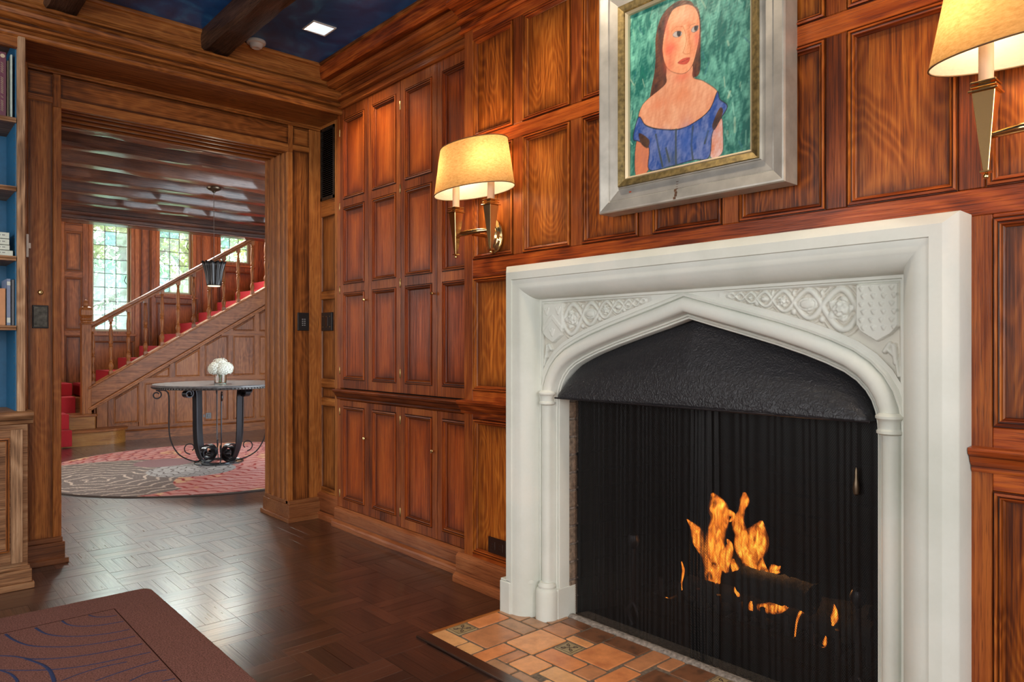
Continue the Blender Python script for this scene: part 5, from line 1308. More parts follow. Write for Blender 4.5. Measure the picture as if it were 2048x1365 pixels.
def outlet(name, P, u, v, w, h, label):
    o = thing(name, P(u, v, 0), label, 'outlet')
    def bx(u0, u1, v0, v1, h0, h1, nm, mt, bev=0.0015):
        a = Vector(P(u0, v0, h0)); c = Vector(P(u1, v1, h1)); b = MB(); b.box(a.x, c.x, a.y, c.y, a.z, c.z); return b.build(nm, mt, o, bevel=bev)
    bx(u - w / 2, u + w / 2, v - h / 2, v + h / 2, -0.006, 0.0, 'plate', brown_plastic)
    for s in (-1, 1):
        r = bx(u + s * w * 0.22 - w * 0.15, u + s * w * 0.22 + w * 0.15, v - h * 0.26, v + h * 0.26, -0.009, -0.004, 'socket', brown_plastic, 0.002)
        for q in (-1, 1): 
            a = Vector(P(u + s * w * 0.22 - 0.004, v + q * h * 0.10 - 0.001, -0.0096)); c = Vector(P(u + s * w * 0.22 + 0.004, v + q * h * 0.10 + 0.001, -0.0088)); b = MB(); b.box(a.x, c.x, a.y, c.y, a.z, c.z); b.build('slot', dark_void, r)
outlet('wall_outlet', PX(XB + 0.0125), 2.385, 0.208, 0.118, 0.072, 'brown double outlet low on the panel beside the mantel')
o = thing('door_contact', (0.572, YO, 1.60), 'small white plastic tab on the edge of the left pier', 'sensor')
b = MB(); b.box(0.566, 0.577, YO - 0.014, YO, 1.540, 1.655); b.build('cover', white_plastic, o, bevel=0.002)
b = MB(); b.box(0.577, 0.586, YO - 0.010, YO, 1.585, 1.612); b.build('magnet', white_plastic, o, bevel=0.001)

# ================================================================== BOOKCASE
bc = thing('bookcase', (0.2, 3.9, 0.8), 'built-in oak bookcase with blue painted back at the left edge', 'bookcase')
bl, br_ = -0.70, 0.52
b = MB(); b.ext([(0.489, 3.90), (0.492, 3.895), (0.517, 3.895), (0.520, 3.90), (0.520, 4.235), (0.489, 4.235)], 'z', 0.80, 2.512); b.build('side_panel', grey_z, bc)
b = MB(); b.box(bl, bl + 0.03, 3.90, 4.235, 0.8, 2.512); b.build('side_panel', grey_z, bc)
b = MB(); b.box(bl, 0.489, 4.215, 4.235, 0.80, 2.512); b.build('back_panel', leaf_blue, bc)
b = MB(); b.box(0.484, 0.489, 3.93, 4.215, 0.80, 2.512); b.build('side_lining', leaf_blue, bc)
b = MB(); b.box(bl, 0.489, 3.90, 3.925, 2.455, 2.512); b.build('top_rail', oak_x, bc)
for zt in (2.137, 1.825, 1.508, 1.192):
    b = MB(); b.box(bl + 0.03, 0.484, 3.915, 4.215, zt - 0.020, zt - 0.001); f = b.build('shelf', grey_x, bc)
    b = MB(); b.ext([(3.915, zt - 0.022), (3.905, zt - 0.021), (3.905, zt - 0.015), (3.909, zt - 0.012), (3.905, zt - 0.008), (3.905, zt), (3.915, zt)], 'x', bl + 0.03, 0.486); b.build('shelf_edge', grey_x, f)
b = MB(); b.lathe([(0.0025, 0.0), (0.002, -0.0015), (0, -0.0015)], (0.484, 3.95, 0.86), 6, 'x'); pn = b.build('shelf_pin_hole', brass_dull, bc)
for k in range(1, 50):
    c = pn.copy(); COL.objects.link(c); c.location = (0, 0, 0.032 * k)
lc = thing('base_cabinet', (0.2, 3.88, 0.0), 'low oak cabinet with panelled door under the bookcase', 'cabinet')
b = MB(); b.box(bl, 0.527, 3.885, 4.235, 0.05, 0.745); b.build('body', grey_x, lc, bevel=0.002)
b = MB(); b.ext([(3.885, 0.742), (3.872, 0.748), (3.868, 0.758), (3.872, 0.764), (3.858, 0.772), (3.850, 0.786), (3.852, 0.796), (3.862, 0.802), (4.235, 0.802), (4.235, 0.742)], 'x', bl, 0.545); b.build('top_moulding', grey_x, lc, smooth=True)
b = MB(); b.box(bl, 0.548, 3.848, 4.20, 0.0, 0.028); b.box(bl, 0.540, 3.862, 4.20, 0.028, 0.085); b.box(bl, 0.534, 3.872, 4.20, 0.085, 0.10); b.build('plinth', grey_x, lc, bevel=0.003, seg=2)
dr = MB(); dr.box(0.02, 0.505, 3.870, 3.885, 0.12, 0.722); d = dr.build('door', grey_x, lc)
dr = MB(); 
panel_rings(PY(3.868), 0.04, 0.460, 0.17, 0.690).build('door_panel', [oak_z, oak_x], d, fix=False)
for x0, x1, z0, z1, mt in ((0.460, 0.505, 0.12, 0.722, grey_z), (0.02, 0.04, 0.12, 0.722, grey_z), (0.04, 0.460, 0.690, 0.722, grey_x), (0.04, 0.460, 0.12, 0.17, grey_x)):
    b = MB(); b.box(x0, x1, 3.866, 3.872, z0, z1); b.build('door_frame', mt, d, bevel=0.001)
def book(x0, x1, y0, y1, z0, z1, cover, label, flat=False, band=None, group=None):
    t = thing('book', ((x0 + x1) / 2, y0, z0), label, 'book', group)
    pg = plain('book_pages', (0.75, 0.70, 0.60), 0.8)
    b = MB(); th = 0.0025
    if flat:
        b.box(x0, x1, y0, y1, z0, z0 + th); b.box(x0, x1, y0, y1, z1 - th, z1); b.box(x0, x1, y0, y0 + th, z0, z1); c = b.build('cover', cover, t, bevel=0.001)
        b = MB(); b.box(x0 + .003, x1 - .004, y0 + th, y1 - .004, z0 + th, z1 - th); b.build('pages', pg, t)
    else:
        b.box(x0, x0 + th, y0, y1, z0, z1); b.box(x1 - th, x1, y0, y1, z0, z1); b.box(x0, x1, y0, y0 + th, z0, z1); c = b.build('cover', cover, t, bevel=0.001)
        b = MB(); b.box(x0 + th, x1 - th, y0 + th, y1 - .004, z0 + .004, z1 - .004); b.build('pages', pg, t)
    if band is not None:
        for zz0, zz1, mt in band:
            b = MB(); b.box(x0 + 0.0015, x1 - 0.0015, y0 - 0.0006, y0 + 0.001, zz0, zz1); b.build('spine_band', mt, t)
    return t
mk = lambda n, c, r=0.5: plain(n, c, r, var=0.08)
plum = book(0.395, 0.452, 3.935, 4.13, 2.138, 2.433, mk('plum_cloth', srgb(112, 62, 80)), 'thick plum book with pale lettering on the top shelf')
gilt = plain('gilt_letters', (0.65, 0.55, 0.40), 0.4, 0.3)
b = MB(); zz = 2.41
def squig(b, cx0, z_, n_, hgt):     # small cursive strokes, read down the spine
    for k in range(n_):
        z0_ = z_ - k * hgt
        b.tube([(cx0 - 0.005, 3.9342, z0_), (cx0 + 0.004, 3.9342, z0_ - hgt * 0.25), (cx0 - 0.003, 3.9342, z0_ - hgt * 0.5), (cx0 + 0.005, 3.9342, z0_ - hgt * 0.72)], 0.0011, 4)
squig(b, 0.436, 2.385, 5, 0.010); squig(b, 0.436, 2.318, 9, 0.0085); squig(b, 0.436, 2.232, 1, 0.01); squig(b, 0.436, 2.213, 6, 0.0085)
b.lathe([(0.009, -0.0008), (0.009, 0.0002)], (0.438, 3.9345, 2.415), 12, 'y'); b.build('spine_lettering', gilt, plum)
book(0.4665, 0.4745, 3.93, 4.12, 2.138, 2.428, mk('white_card', srgb(205, 222, 214)), 'thin tall white book beside the plum book')
book(0.456, 0.4640, 3.955, 4.12, 2.138, 2.405, mk('cream_card', srgb(150, 140, 112)), 'thin olive book between the plum and white books')
pale = mk('pale_paper_cover', srgb(205, 215, 205)); ink = plain('grey_print', (0.25, 0.27, 0.27), 0.7)
zs = 1.509
for k, (dx, hgt) in enumerate(((0.0, 0.026), (-0.012, 0.024), (-0.013, 0.028), (-0.013, 0.030))):
    nm = ('bottom', 'second from bottom', 'third from bottom', 'topmost')[k]
    t = book(0.25, 0.476 + dx, 3.93 + 0.002 * k, 4.12, zs, zs + hgt - 0.001, pale, 'pale paper book lying flat, %s of the stack of four' % nm, flat=True, group='pale books stacked flat')
    b = MB()
    for q in range(9): b.box(0.30 + q * 0.017, 0.311 + q * 0.017, 3.9295 + .002 * k, 3.931 + .002 * k, zs + hgt * 0.45, zs + hgt * 0.62)
    b.build('spine_print', ink, t); zs += hgt
book(0.40, 0.449, 3.93, 4.10, 1.193, 1.36, mk('sandy_cover', srgb(196, 140, 96)), 'wide sandy orange book on the third shelf')
book(0.452, 0.468, 3.93, 4.10, 1.193, 1.405, mk('slate_blue_cover', srgb(120, 135, 165)), 'slate blue book with white bands on the third shelf', band=[(1.375, 1.392, mk('w1', srgb(200, 210, 205))), (1.205, 1.228, mk('w2', srgb(200, 210, 205)))])
book(0.4705, 0.4825, 3.935, 4.10, 1.193, 1.402, mk('grey_cover', srgb(98, 102, 110)), 'grey book against the bookcase side')
book(0.385, 0.43, 4.11, 4.20, 1.193, 1.395, mk('dark_red_cover', srgb(80, 26, 34)), 'dark red book standing behind the orange one')

# ================================================================== RUGS
rug = thing('area_rug', (0.0, 2.0, 0.0), 'brown wool rug with blue curved lines in the foreground', 'rug')
b = MB(); n = 10; R_ = 0.05; x1, y1 = 0.925, 3.465; x0, y0 = -2.0, -1.5
pts = []
for cx_, cy_, a0 in ((x1 - R_, y1 - R_, 0), (x0 + R_, y1 - R_, PI / 2), (x0 + R_, y0 + R_, PI), (x1 - R_, y0 + R_, 3 * PI / 2)):
    for k in range(n + 1):
        a = a0 + k / n * PI / 2; pts.append((cx_ + R_ * math.cos(a), cy_ + R_ * math.sin(a)))
full = []
for i in range(len(pts)):
    p, q = Vector(pts[i]), Vector(pts[(i + 1) % len(pts)]); m_ = max(1, int((q - p).length / 0.012))
    for k in range(m_): full.append(tuple(p.lerp(q, k / m_)))
r_ = np.random.RandomState(2); N_ = len(full); rv = []
for ins, z in ((0, 0.001), (-0.002, 0.008), (0.002, 0.014), (0.009, 0.0165)):
    for k, (px_, py_) in enumerate(full):
        c = Vector((px_ - (x0 + x1) / 2, py_ - (y0 + y1) / 2)); d = Vector((c.x / (x1 - x0) * 2, c.y / (y1 - y0) * 2)); nrm = Vector((1 if d.x > 0 else -1, 0)) if abs(d.x) > abs(d.y) else Vector((0, 1 if d.y > 0 else -1))
        j = r_.uniform(-0.0012, 0.0012) if ins < 0.005 else 0
        rv.append((px_ - nrm.x * (ins + j), py_ - nrm.y * (ins + j), z))
b.add(rv, [(l * N_ + k, l * N_ + (k + 1) % N_, (l + 1) * N_ + (k + 1) % N_, (l + 1) * N_ + k) for l in range(3) for k in range(N_)]); b.f.append(tuple(3 * N_ + k for k in range(N_))); b.m.append(0)
rug_m = plain('brown_wool_pile', (0.200, 0.098, 0.086), 0.95, var=0.45, bump=(1.0, 0.006), nscale=190, spec=0.1)
b.build('pile', rug_m, rug, smooth=True)
line_m = plain('blue_wool_line', (0.034, 0.050, 0.125), 0.95, var=0.3, bump=(1.0, 0.003), nscale=420, spec=0.1)
groove = plain('carved_groove', (0.030, 0.012, 0.010), 0.95, spec=0.0)
def Z7(pts): return [on_z(x / 3.938, 1160 + y / 3.938, 0.0165) for x, y in pts]
def smooth_pts(pts, q=8):
    o_ = []
    n = len(pts)
    for i in range(n - 1):
        p0, p1, p2, p3 = pts[max(i - 1, 0)], pts[i], pts[i + 1], pts[min(i + 2, n - 1)]
        for k in range(q):
            t = k / q; o_.append(tuple(0.5 * (2 * p1[c] + (-p0[c] + p2[c]) * t + (2 * p0[c] - 5 * p1[c] + 4 * p2[c] - p3[c]) * t * t + (-p0[c] + 3 * p1[c] - 3 * p2[c] + p3[c]) * t ** 3) for c in range(len(p1))))
    o_.append(tuple(pts[-1])); return o_
arcs = [[(700, 280, 7), (760, 294, 5), (840, 292, 4), (920, 283, 3)], [(490, 325, 9), (540, 355, 6), (640, 368, 4), (800, 358, 4), (975, 328, 3)], [(280, 380, 10), (360, 425, 8), (480, 445, 5), (650, 446, 4), (850, 425, 4), (1020, 393, 3)],
        [(45, 430, 10), (110, 475, 9), (230, 518, 7), (400, 530, 5), (600, 524, 4), (850, 490, 4), (1065, 446, 3)], [(0, 600, 5), (120, 605, 7), (250, 625, 7), (450, 620, 5), (700, 592, 5), (950, 545, 5), (1120, 506, 5)],
        [(0, 712, 4), (180, 716, 4), (400, 710, 5), (600, 690, 5), (800, 655, 5), (1000, 612, 4), (1185, 572, 4)], [(200, 622, 9), (330, 668, 10), (395, 720, 12), (430, 807, 12)], [(480, 800, 4), (620, 745, 4), (800, 690, 5), (1000, 648, 4)],
        [(0, 716, 4), (80, 740, 8), (125, 780, 9), (140, 807, 9)], [(750, 800, 4), (900, 745, 5), (1100, 680, 4), (1250, 636, 4)], [(1020, 800, 5), (1160, 738, 4), (1310, 712, 4)], [(1280, 800, 5), (1380, 780, 4)]]
for a in arcs:
    q = smooth_pts(a); b = MB(); P_ = [on_z(x / 3.938, 1160 + y / 3.938, 0.0168) for x, y, w in q]; W_ = [w for _, _, w in q]; vs = []
    for i, p in enumerate(P_):
        t = (P_[min(i + 1, len(P_) - 1)] - P_[max(i - 1, 0)]).normalized(); nn = Vector((-t.y, t.x, 0)); w = W_[i] / 3.938 * 0.0022
        for s, z in ((1, 0.0163), (0.5, 0.0178), (-0.5, 0.0178), (-1, 0.0163)): v = p + nn * w * s; vs.append((v.x, v.y, z))
    b.add(vs, [(i * 4 + k, i * 4 + 4 + k, i * 4 + 5 + k, i * 4 + 1 + k) for i in range(len(P_) - 1) for k in range(3)]); b.build('blue_line', line_m, rug, smooth=True)
gc = Z7([(900, 230)])[0]
b = MB(); b.box(x0 + 0.15, gc.x, gc.y - 0.0018, gc.y + 0.0018, 0.0160, 0.0170); b.box(gc.x - 0.0018, gc.x + 0.0018, y0 + 0.15, gc.y, 0.0160, 0.0170); b.build('border_groove', groove, rug)

# round rug in the hall (tufted pattern held per vertex)
RC = (2.36, 6.72); RR = 1.46
rr = thing('round_rug', (RC[0], RC[1], 0), 'large round hall rug with taupe and coral scalloped pattern', 'rug')
NR, NA = 210, 520
rad = np.linspace(0.001, 1, NR) * RR; an = np.arange(NA) / NA * 2 * PI
Rg, Ag = np.meshgrid(rad, an, indexing='ij'); Xg = Rg * np.cos(Ag); Yg2 = Rg * np.sin(Ag)
taupe, cream, coral, red_, pinkc, peach, greyb = [np.array(srgb(*c)) for c in ((122, 104, 96), (205, 180, 160), (208, 128, 114), (168, 54, 46), (206, 150, 142), (222, 170, 130), (176, 166, 160))]
wx = Xg + 0.05 * fbm(Xg, Yg2, 6, 11); wy = Yg2 + 0.05 * fbm(Xg, Yg2, 6, 12)
def scallop(cx_, cy_, R0, spacing, petals, lw):
    D = np.hypot(wx - cx_, wy - cy_); A = np.arctan2(wy - cy_, wx - cx_)
    ringn = np.floor(D / spacing); npet = np.maximum(5, np.round(petals * (ringn + 1)))
    lob = np.abs(np.sin(A * npet / 2 + ringn * 1.57)); Ds = D + spacing * 0.42 * lob
    fr = (Ds / spacing) % 1.0; l1 = np.minimum(fr, 1 - fr) * spacing < lw
    rad_l = (np.abs(np.sin(A * npet / 2 + ringn * 1.57)) < 0.10)
    return l1, rad_l, D
pc = np.tile(coral, (NR, NA, 1)); v = fbm(Xg, Yg2, 9, 15); pc = lerp(pinkc, coral, np.clip(0.5 + 1.4 * v, 0, 1)); pc = np.where((v > 0.22)[..., None], peach, pc)
l1, rl, D = scallop(0.35, -0.45, 0, 0.11, 4, 0.013); pc = np.where(l1[..., None], red_, pc); l1, rl, D = scallop(0.2, 0.85, 0, 0.12, 4, 0.009); pc = np.where((l1 & (Yg2 > 0.1))[..., None], np.array(srgb(150, 70, 74)), pc)
m1 = np.hypot(Xg + 0.95, Yg2 + 0.15) < 0.95; m1 &= ~(np.hypot(Xg - 0.1, Yg2 + 0.95) < 0.72)
l1, rl, D = scallop(-1.0, -0.2, 0, 0.125, 3.2, 0.012); t1 = np.where((l1)[..., None], cream, taupe + 0.02 * np.sin(D * 260)[..., None]); pc = np.where(m1[..., None], t1, pc)
m2 = np.hypot(Xg + 0.28, Yg2 + 0.22) < 0.36; l1, rl, D = scallop(-0.2, -0.2, 0, 0.085, 4, 0.007); t2 = np.where((l1 | rl)[..., None], taupe * 0.6, greyb); pc = np.where(m2[..., None], t2, pc)
m3 = np.hypot(Xg - 1.05, Yg2 + 0.35) < 0.40; l1, rl, D = scallop(1.0, -0.3, 0, 0.1, 4, 0.010); t3 = np.where(l1[..., None], cream, taupe); pc = np.where(m3[..., None], t3, pc)
m4 = np.hypot(Xg + 0.35, Yg2 - 0.35) < 0.25; pc = np.where(m4[..., None], np.array(srgb(150, 108, 108)), pc)
pc = np.where((Rg > RR - 0.012)[..., None], taupe * 0.4, pc)
zt = 0.013 + 0 * Rg; zt[-1, :] = 0.001; zt[-2, :] = 0.010
b = MB(); b.v = [(RC[0] + float(x), RC[1] + float(y), float(z)) for x, y, z in zip(Xg.ravel(), Yg2.ravel(), zt.ravel())]
b.f = [(i * NA + k, (i + 1) * NA + k, (i + 1) * NA + (k + 1) % NA, i * NA + (k + 1) % NA) for i in range(NR - 1) for k in range(NA)]; b.m = [0] * len(b.f)
ca = np.ones((NR * NA, 4)); ca[:, :3] = np.clip(pc, 0, 1).reshape(-1, 3); b.att['weave'] = ('COLOR', ca.ravel())
b.build('pile', att_mat('tufted_wool', 'weave', 0.95, bump=(0.7, 0.003), nscale=250), rr, smooth='all', fix=False)

# ================================================================== HALL TABLE
TC = (2.40, 6.745)
tb = thing('hall_table', (TC[0], TC[1], 0.013), 'round stone-topped table with black wrought iron scroll legs on the round rug', 'table')
top_m = plain('grey_slate_top', (0.16, 0.15, 0.15), 0.22, var=0.25, nscale=30)
b = MB(); b.lathe([(0.0, 0.728), (0.555, 0.728), (0.565, 0.735), (0.566, 0.744), (0.558, 0.752), (0.0, 0.752)], (TC[0], TC[1], 0), 96); b.build('table_top', top_m, tb, smooth=True)
b = MB(); b.lathe([(0.540, 0.716), (0.556, 0.716), (0.560, 0.722), (0.558, 0.729), (0.540, 0.729)], (TC[0], TC[1], 0), 96)
for k in range(120):
    a = k / 120 * 2 * PI; b.lathe([(0.003, -0.007), (0.0065, 0.0), (0.003, 0.007)], (TC[0] + 0.5615 * math.cos(a), TC[1] + 0.5615 * math.sin(a), 0.727), 5)
b.build('beaded_rim', plain('pewter_rim', (0.13, 0.125, 0.12), 0.5, 0.8), tb, smooth=True)
def scroll(c, r0, turns, a0, sgn, n=30, dr=0.62):
    return [(c[0] + (r0 * (1 - dr * k / n)) * math.cos(a0 + sgn * turns * 2 * PI * k / n), c[1] + (r0 * (1 - dr * k / n)) * math.sin(a0 + sgn * turns * 2 * PI * k / n)) for k in range(n + 1)]
def leg_path():
    # in (r, z): outward scroll at the top, straight shank, inward scroll at the foot
    top = scroll((0.285, 0.665), 0.040, 1.35, PI * 0.5, 1, 26)[::-1]
    shank = [(0.262, 0.715), (0.235, 0.70), (0.222, 0.66), (0.218, 0.50), (0.216, 0.32), (0.205, 0.18), (0.175, 0.08), (0.135, 0.028)]
    bot = scroll((0.118, 0.098), 0.075, 1.5, -PI * 0.35, -1, 34, 0.72)
    bot = [(x, z) for x, z in scroll((0.115, 0.105), 0.080, 1.35, -PI * 0.40, -1, 34, 0.70)]
    return top + smooth_pts(shank, 5) + bot
lp = leg_path()
for k in range(4):
    a = math.radians(21 + 90 * k); ca_, sa_ = math.cos(a), math.sin(a)
    lg = MB()
    for off in (-0.021, -0.007, 0.007, 0.021):
        P_ = [(TC[0] + r * 1.2 * ca_ - off * sa_, TC[1] + r * 1.2 * sa_ + off * ca_, max(0.022, z + 0.008)) for r, z in lp]
        lg.tube(P_, 0, flat=(0.0128, 0.011), up=(-sa_, ca_, 0))
    lg.build('scroll_leg', black_iron, tb, bevel=0.0)
for k in range(4):
    a = math.radians(-17 + 90 * k); ca_, sa_ = math.cos(a), math.sin(a)
    prof = [(x, z) for x, z in scroll((0.520, 0.655), 0.042, 1.2, 0.0 + PI * 0.45, 1, 24, 0.55)][::-1]
    sh = smooth_pts([(0.505, 0.697), (0.455, 0.695), (0.425, 0.66), (0.420, 0.55), (0.420, 0.35), (0.40, 0.22), (0.34, 0.11), (0.25, 0.05), (0.17, 0.028)], 5)
    lg = MB(); lg.tube([(TC[0] + r * ca_, TC[1] + r * sa_, z) for r, z in prof + sh], 0.006, 6)
    s2 = scroll((0.245, 0.16), 0.055, 0.9, -PI / 2, 1, 20, 0.5); lg.tube([(TC[0] + r * ca_, TC[1] + r * sa_, z) for r, z in s2], 0.005, 6)
    lg.build('thin_scroll', black_iron, tb, smooth=True)
b = MB()
rg = [(TC[0] + 0.15 * math.cos(q / 24 * 2 * PI), TC[1] + 0.15 * math.sin(q / 24 * 2 * PI), 0.021) for q in range(25)]; b.tube(rg, 0, flat=(0.03, 0.012), up=(0, 0, 1)) if False else b.tube(rg, 0.009, 6)
for k in range(4):
    a = math.radians(21 + 90 * k); b.box(TC[0] + 0.17 * math.cos(a) - 0.055, TC[0] + 0.17 * math.cos(a) + 0.055, TC[1] + 0.17 * math.sin(a) - 0.04, TC[1] + 0.17 * math.sin(a) + 0.04, 0.0135, 0.021)
    q = [(TC[0] + 0.21 * math.cos(a + t), TC[1] + 0.21 * math.sin(a + t), 0.020) for t in np.linspace(0, PI / 2, 10)]; b.tube(q, 0.007, 6)
b.build('base_ring', plain('bright_iron_foot', (0.16, 0.17, 0.18), 0.22, 0.9), tb)
b = MB()
for k in range(4):
    a = math.radians(21 + 90 * k); b.box(TC[0] - 0.01, TC[0] + 0.01, TC[1] - 0.01, TC[1] + 0.01, 0.71, 0.728)
b.tube([(TC[0] - 0.25 * math.cos(math.radians(21)), TC[1] - 0.25 * math.sin(math.radians(21)), 0.720), (TC[0] + 0.25 * math.cos(math.radians(21)), TC[1] + 0.25 * math.sin(math.radians(21)), 0.720)], 0, flat=(0.03, 0.01), up=(0, 0, 1))
b.tube([(TC[0] + 0.25 * math.sin(math.radians(21)), TC[1] - 0.25 * math.cos(math.radians(21)), 0.720), (TC[0] - 0.25 * math.sin(math.radians(21)), TC[1] + 0.25 * math.cos(math.radians(21)), 0.720)], 0, flat=(0.03, 0.01), up=(0, 0, 1))
b.build('cross_brace', black_iron, tb)
VC = (2.412, 6.745)
vs_ = thing('glass_vase', (VC[0], VC[1], 0.752), 'small clear glass vase of water on the hall table', 'vase')
b = MB(); b.lathe([(0.0, 0.0), (0.050, 0.0), (0.053, 0.004), (0.054, 0.085), (0.051, 0.085), (0.050, 0.008), (0.0, 0.008)], (VC[0], VC[1], 0.752), 32); b.build('glass', glass_mat, vs_, smooth=True)
fl = thing('white_bouquet', (VC[0], VC[1], 0.83), 'round bunch of white hydrangeas in the glass vase', 'flowers')
petal_m, nt, bs = new_mat('white_petal'); bs.inputs['Base Color'].default_value = (0.88, 0.86, 0.76, 1); bs.inputs['Roughness'].default_value = 0.7; bs.inputs['Emission Color'].default_value = (1, 1, 1, 1); bs.inputs['Emission Strength'].default_value = 0.0
for hx, hy, hz, hr in ((0, 0, 0.91, 0.075), (-0.055, -0.02, 0.885, 0.06), (0.055, 0.0, 0.885, 0.06), (0.0, -0.055, 0.88, 0.06), (0.01, 0.05, 0.885, 0.06)):
    b = MB()
    for q in range(110):
        th = math.acos(1 - 1.75 * (q + 0.5) / 110); ph = q * 2.39996; nrm = Vector((math.sin(th) * math.cos(ph), math.sin(th) * math.sin(ph), math.cos(th)))
        c = Vector((VC[0] + hx, VC[1] + hy, hz)) + nrm * hr * random.uniform(0.9, 1.06); u = nrm.orthogonal().normalized(); w = nrm.cross(u); a0 = random.random() * PI
        for k in range(4):
            a = a0 + k * PI / 2; d = u * math.cos(a) + w * math.sin(a); e = nrm.cross(d)
            b.add([c, c + d * 0.006 + e * 0.006 + nrm * 0.002, c + d * 0.0125 + nrm * 0.0035, c + d * 0.006 - e * 0.006 + nrm * 0.002], [(0, 1, 2, 3)])
    b.lathe([(0.0, -hr * 0.85), (hr * 0.6, -hr * 0.6), (hr * 0.9, 0.0), (hr * 0.6, hr * 0.7), (0.0, hr * 0.92)], (VC[0] + hx, VC[1] + hy, hz), 16)
    b.build('flower_head', petal_m, fl, fix=False)
green = plain('green_stem', (0.06, 0.16, 0.04), 0.5)
b = MB()
for hx, hy in ((0, 0), (-0.03, -0.015), (0.03, 0), (0, -0.03), (0.01, 0.03)): b.tube([(VC[0] - hx * 0.5, VC[1] - hy * 0.5, 0.762), (VC[0] + hx, VC[1] + hy, 0.86)], 0.003, 6)
b.build('stem', green, fl)

# ================================================================== HALL PENDANT
PC = (2.345, 6.72)
pd = thing('pendant_lamp', (PC[0], PC[1], 2.56), 'dark metal pendant lamp with flared leaf shade hanging in the hall', 'pendant lamp')
b = MB(); b.lathe([(0.065, 0.0), (0.062, -0.012), (0.045, -0.022), (0.018, -0.032), (0.010, -0.045), (0.0, -0.047)], (PC[0], PC[1], 2.560), 28); b.build('canopy', plain('dark_bronze', (0.10, 0.075, 0.05), 0.35, 0.9), pd, smooth=True)
b = MB(); b.tube([(PC[0], PC[1], 2.53), (PC[0], PC[1], 1.80)], 0.0028, 6); b.build('cord', plain('brown_cord', (0.08, 0.04, 0.025), 0.6), pd)
b = MB(); n = 72; lev = [(0.100, 1.868, 0.10), (0.088, 1.835, 0.10), (0.074, 1.78, 0.10), (0.066, 1.71, 0.09), (0.062, 1.668, 0.05), (0.064, 1.655, 0.0), (0.060, 1.655, 0.0)]
vs = []
for li, (r, z, fl_) in enumerate(lev):
    for k in range(n):
        a = k / n * 2 * PI; w = 1 + fl_ * math.cos(12 * a); zz = z + (0.012 * abs(math.cos(6 * a)) if li == 0 else 0); vs.append((PC[0] + r * w * math.cos(a), PC[1] + r * w * math.sin(a), zz))
b.add(vs, [(l * n + k, l * n + (k + 1) % n, (l + 1) * n + (k + 1) % n, (l + 1) * n + k) for l in range(len(lev) - 1) for k in range(n)]); o = b.build('leaf_shade', plain('dark_pewter', (0.045, 0.042, 0.042), 0.35, 0.8), pd, smooth='all'); md = o.modifiers.new('s', 'SOLIDIFY'); md.thickness = 0.002
b = MB(); b.lathe([(0.0, 0.0), (0.052, 0.0), (0.056, 0.012), (0.0, 0.02)], (PC[0], PC[1], 1.648), 24); b.build('diffuser', emis('pendant_diffuser', (1.0, 0.82, 0.55), 1.4), pd, smooth=True)

light('pendant_lamp_light', 'POINT', (PC[0], PC[1], 1.60), 5, (1.0, 0.82, 0.6), radius=0.06)
# ================================================================== HALL SHELL
b = MB(); b.box(-2.2, 5.8, 4.55, 9.05, 2.78, 2.9); b.box(-2.2, 5.8, 9.05, 10.6, 3.9, 4.0); b.box(-2.2, 5.8, 9.0, 9.12, 2.6, 3.95)
hc = struct(b.build('ceiling_hall', hall_plaster))
for k, y in enumerate((5.49, 5.95, 6.53, 7.11, 7.72, 8.30)):
    hewn('beam', 'x', -2.0, 5.6, y, y + (0.13, 0.19, 0.17, 0.17, 0.18, 0.16)[k], 2.560, 2.79, beam_x, hc, 0.007, 110, 60 + k)
hewn('beam', 'x', -2.0, 5.6, 4.95, 5.13, 2.56, 2.79, beam_x, hc, 0.004, 110, 59)
b = MB(); b.ext([(8.98, 2.475), (8.955, 2.480), (8.950, 2.492), (8.962, 2.500), (8.962, 2.530), (8.945, 2.545), (8.935, 2.560), (8.935, 2.572), (8.950, 2.580), (8.950, 2.625), (8.938, 2.640), (8.938, 2.79), (9.16, 2.79), (9.16, 2.475)], 'x', -2.0, 5.7)
struct(b.build('trim_7', beam_x))
b = MB(); b.box(-2.2, -2.0, 4.55, 5.7, 0, 3.9); b.box(-2.2, -2.0, 9.1, 10.6, 0, 4.0); b.box(-2.2, -2.0, 5.7, 9.1, 0, 0.8); b.box(-2.2, -2.0, 5.7, 9.1, 2.75, 4.0); b.box(-2.35, -2.2, 5.7, 9.1, 0.7, 2.8)
struct(b.build('wall_hall_left', hal_z))
b = MB(); b.box(5.6, 5.8, 4.55, 10.6, 0, 4.0); struct(b.build('wall_hall_right', hal_z))
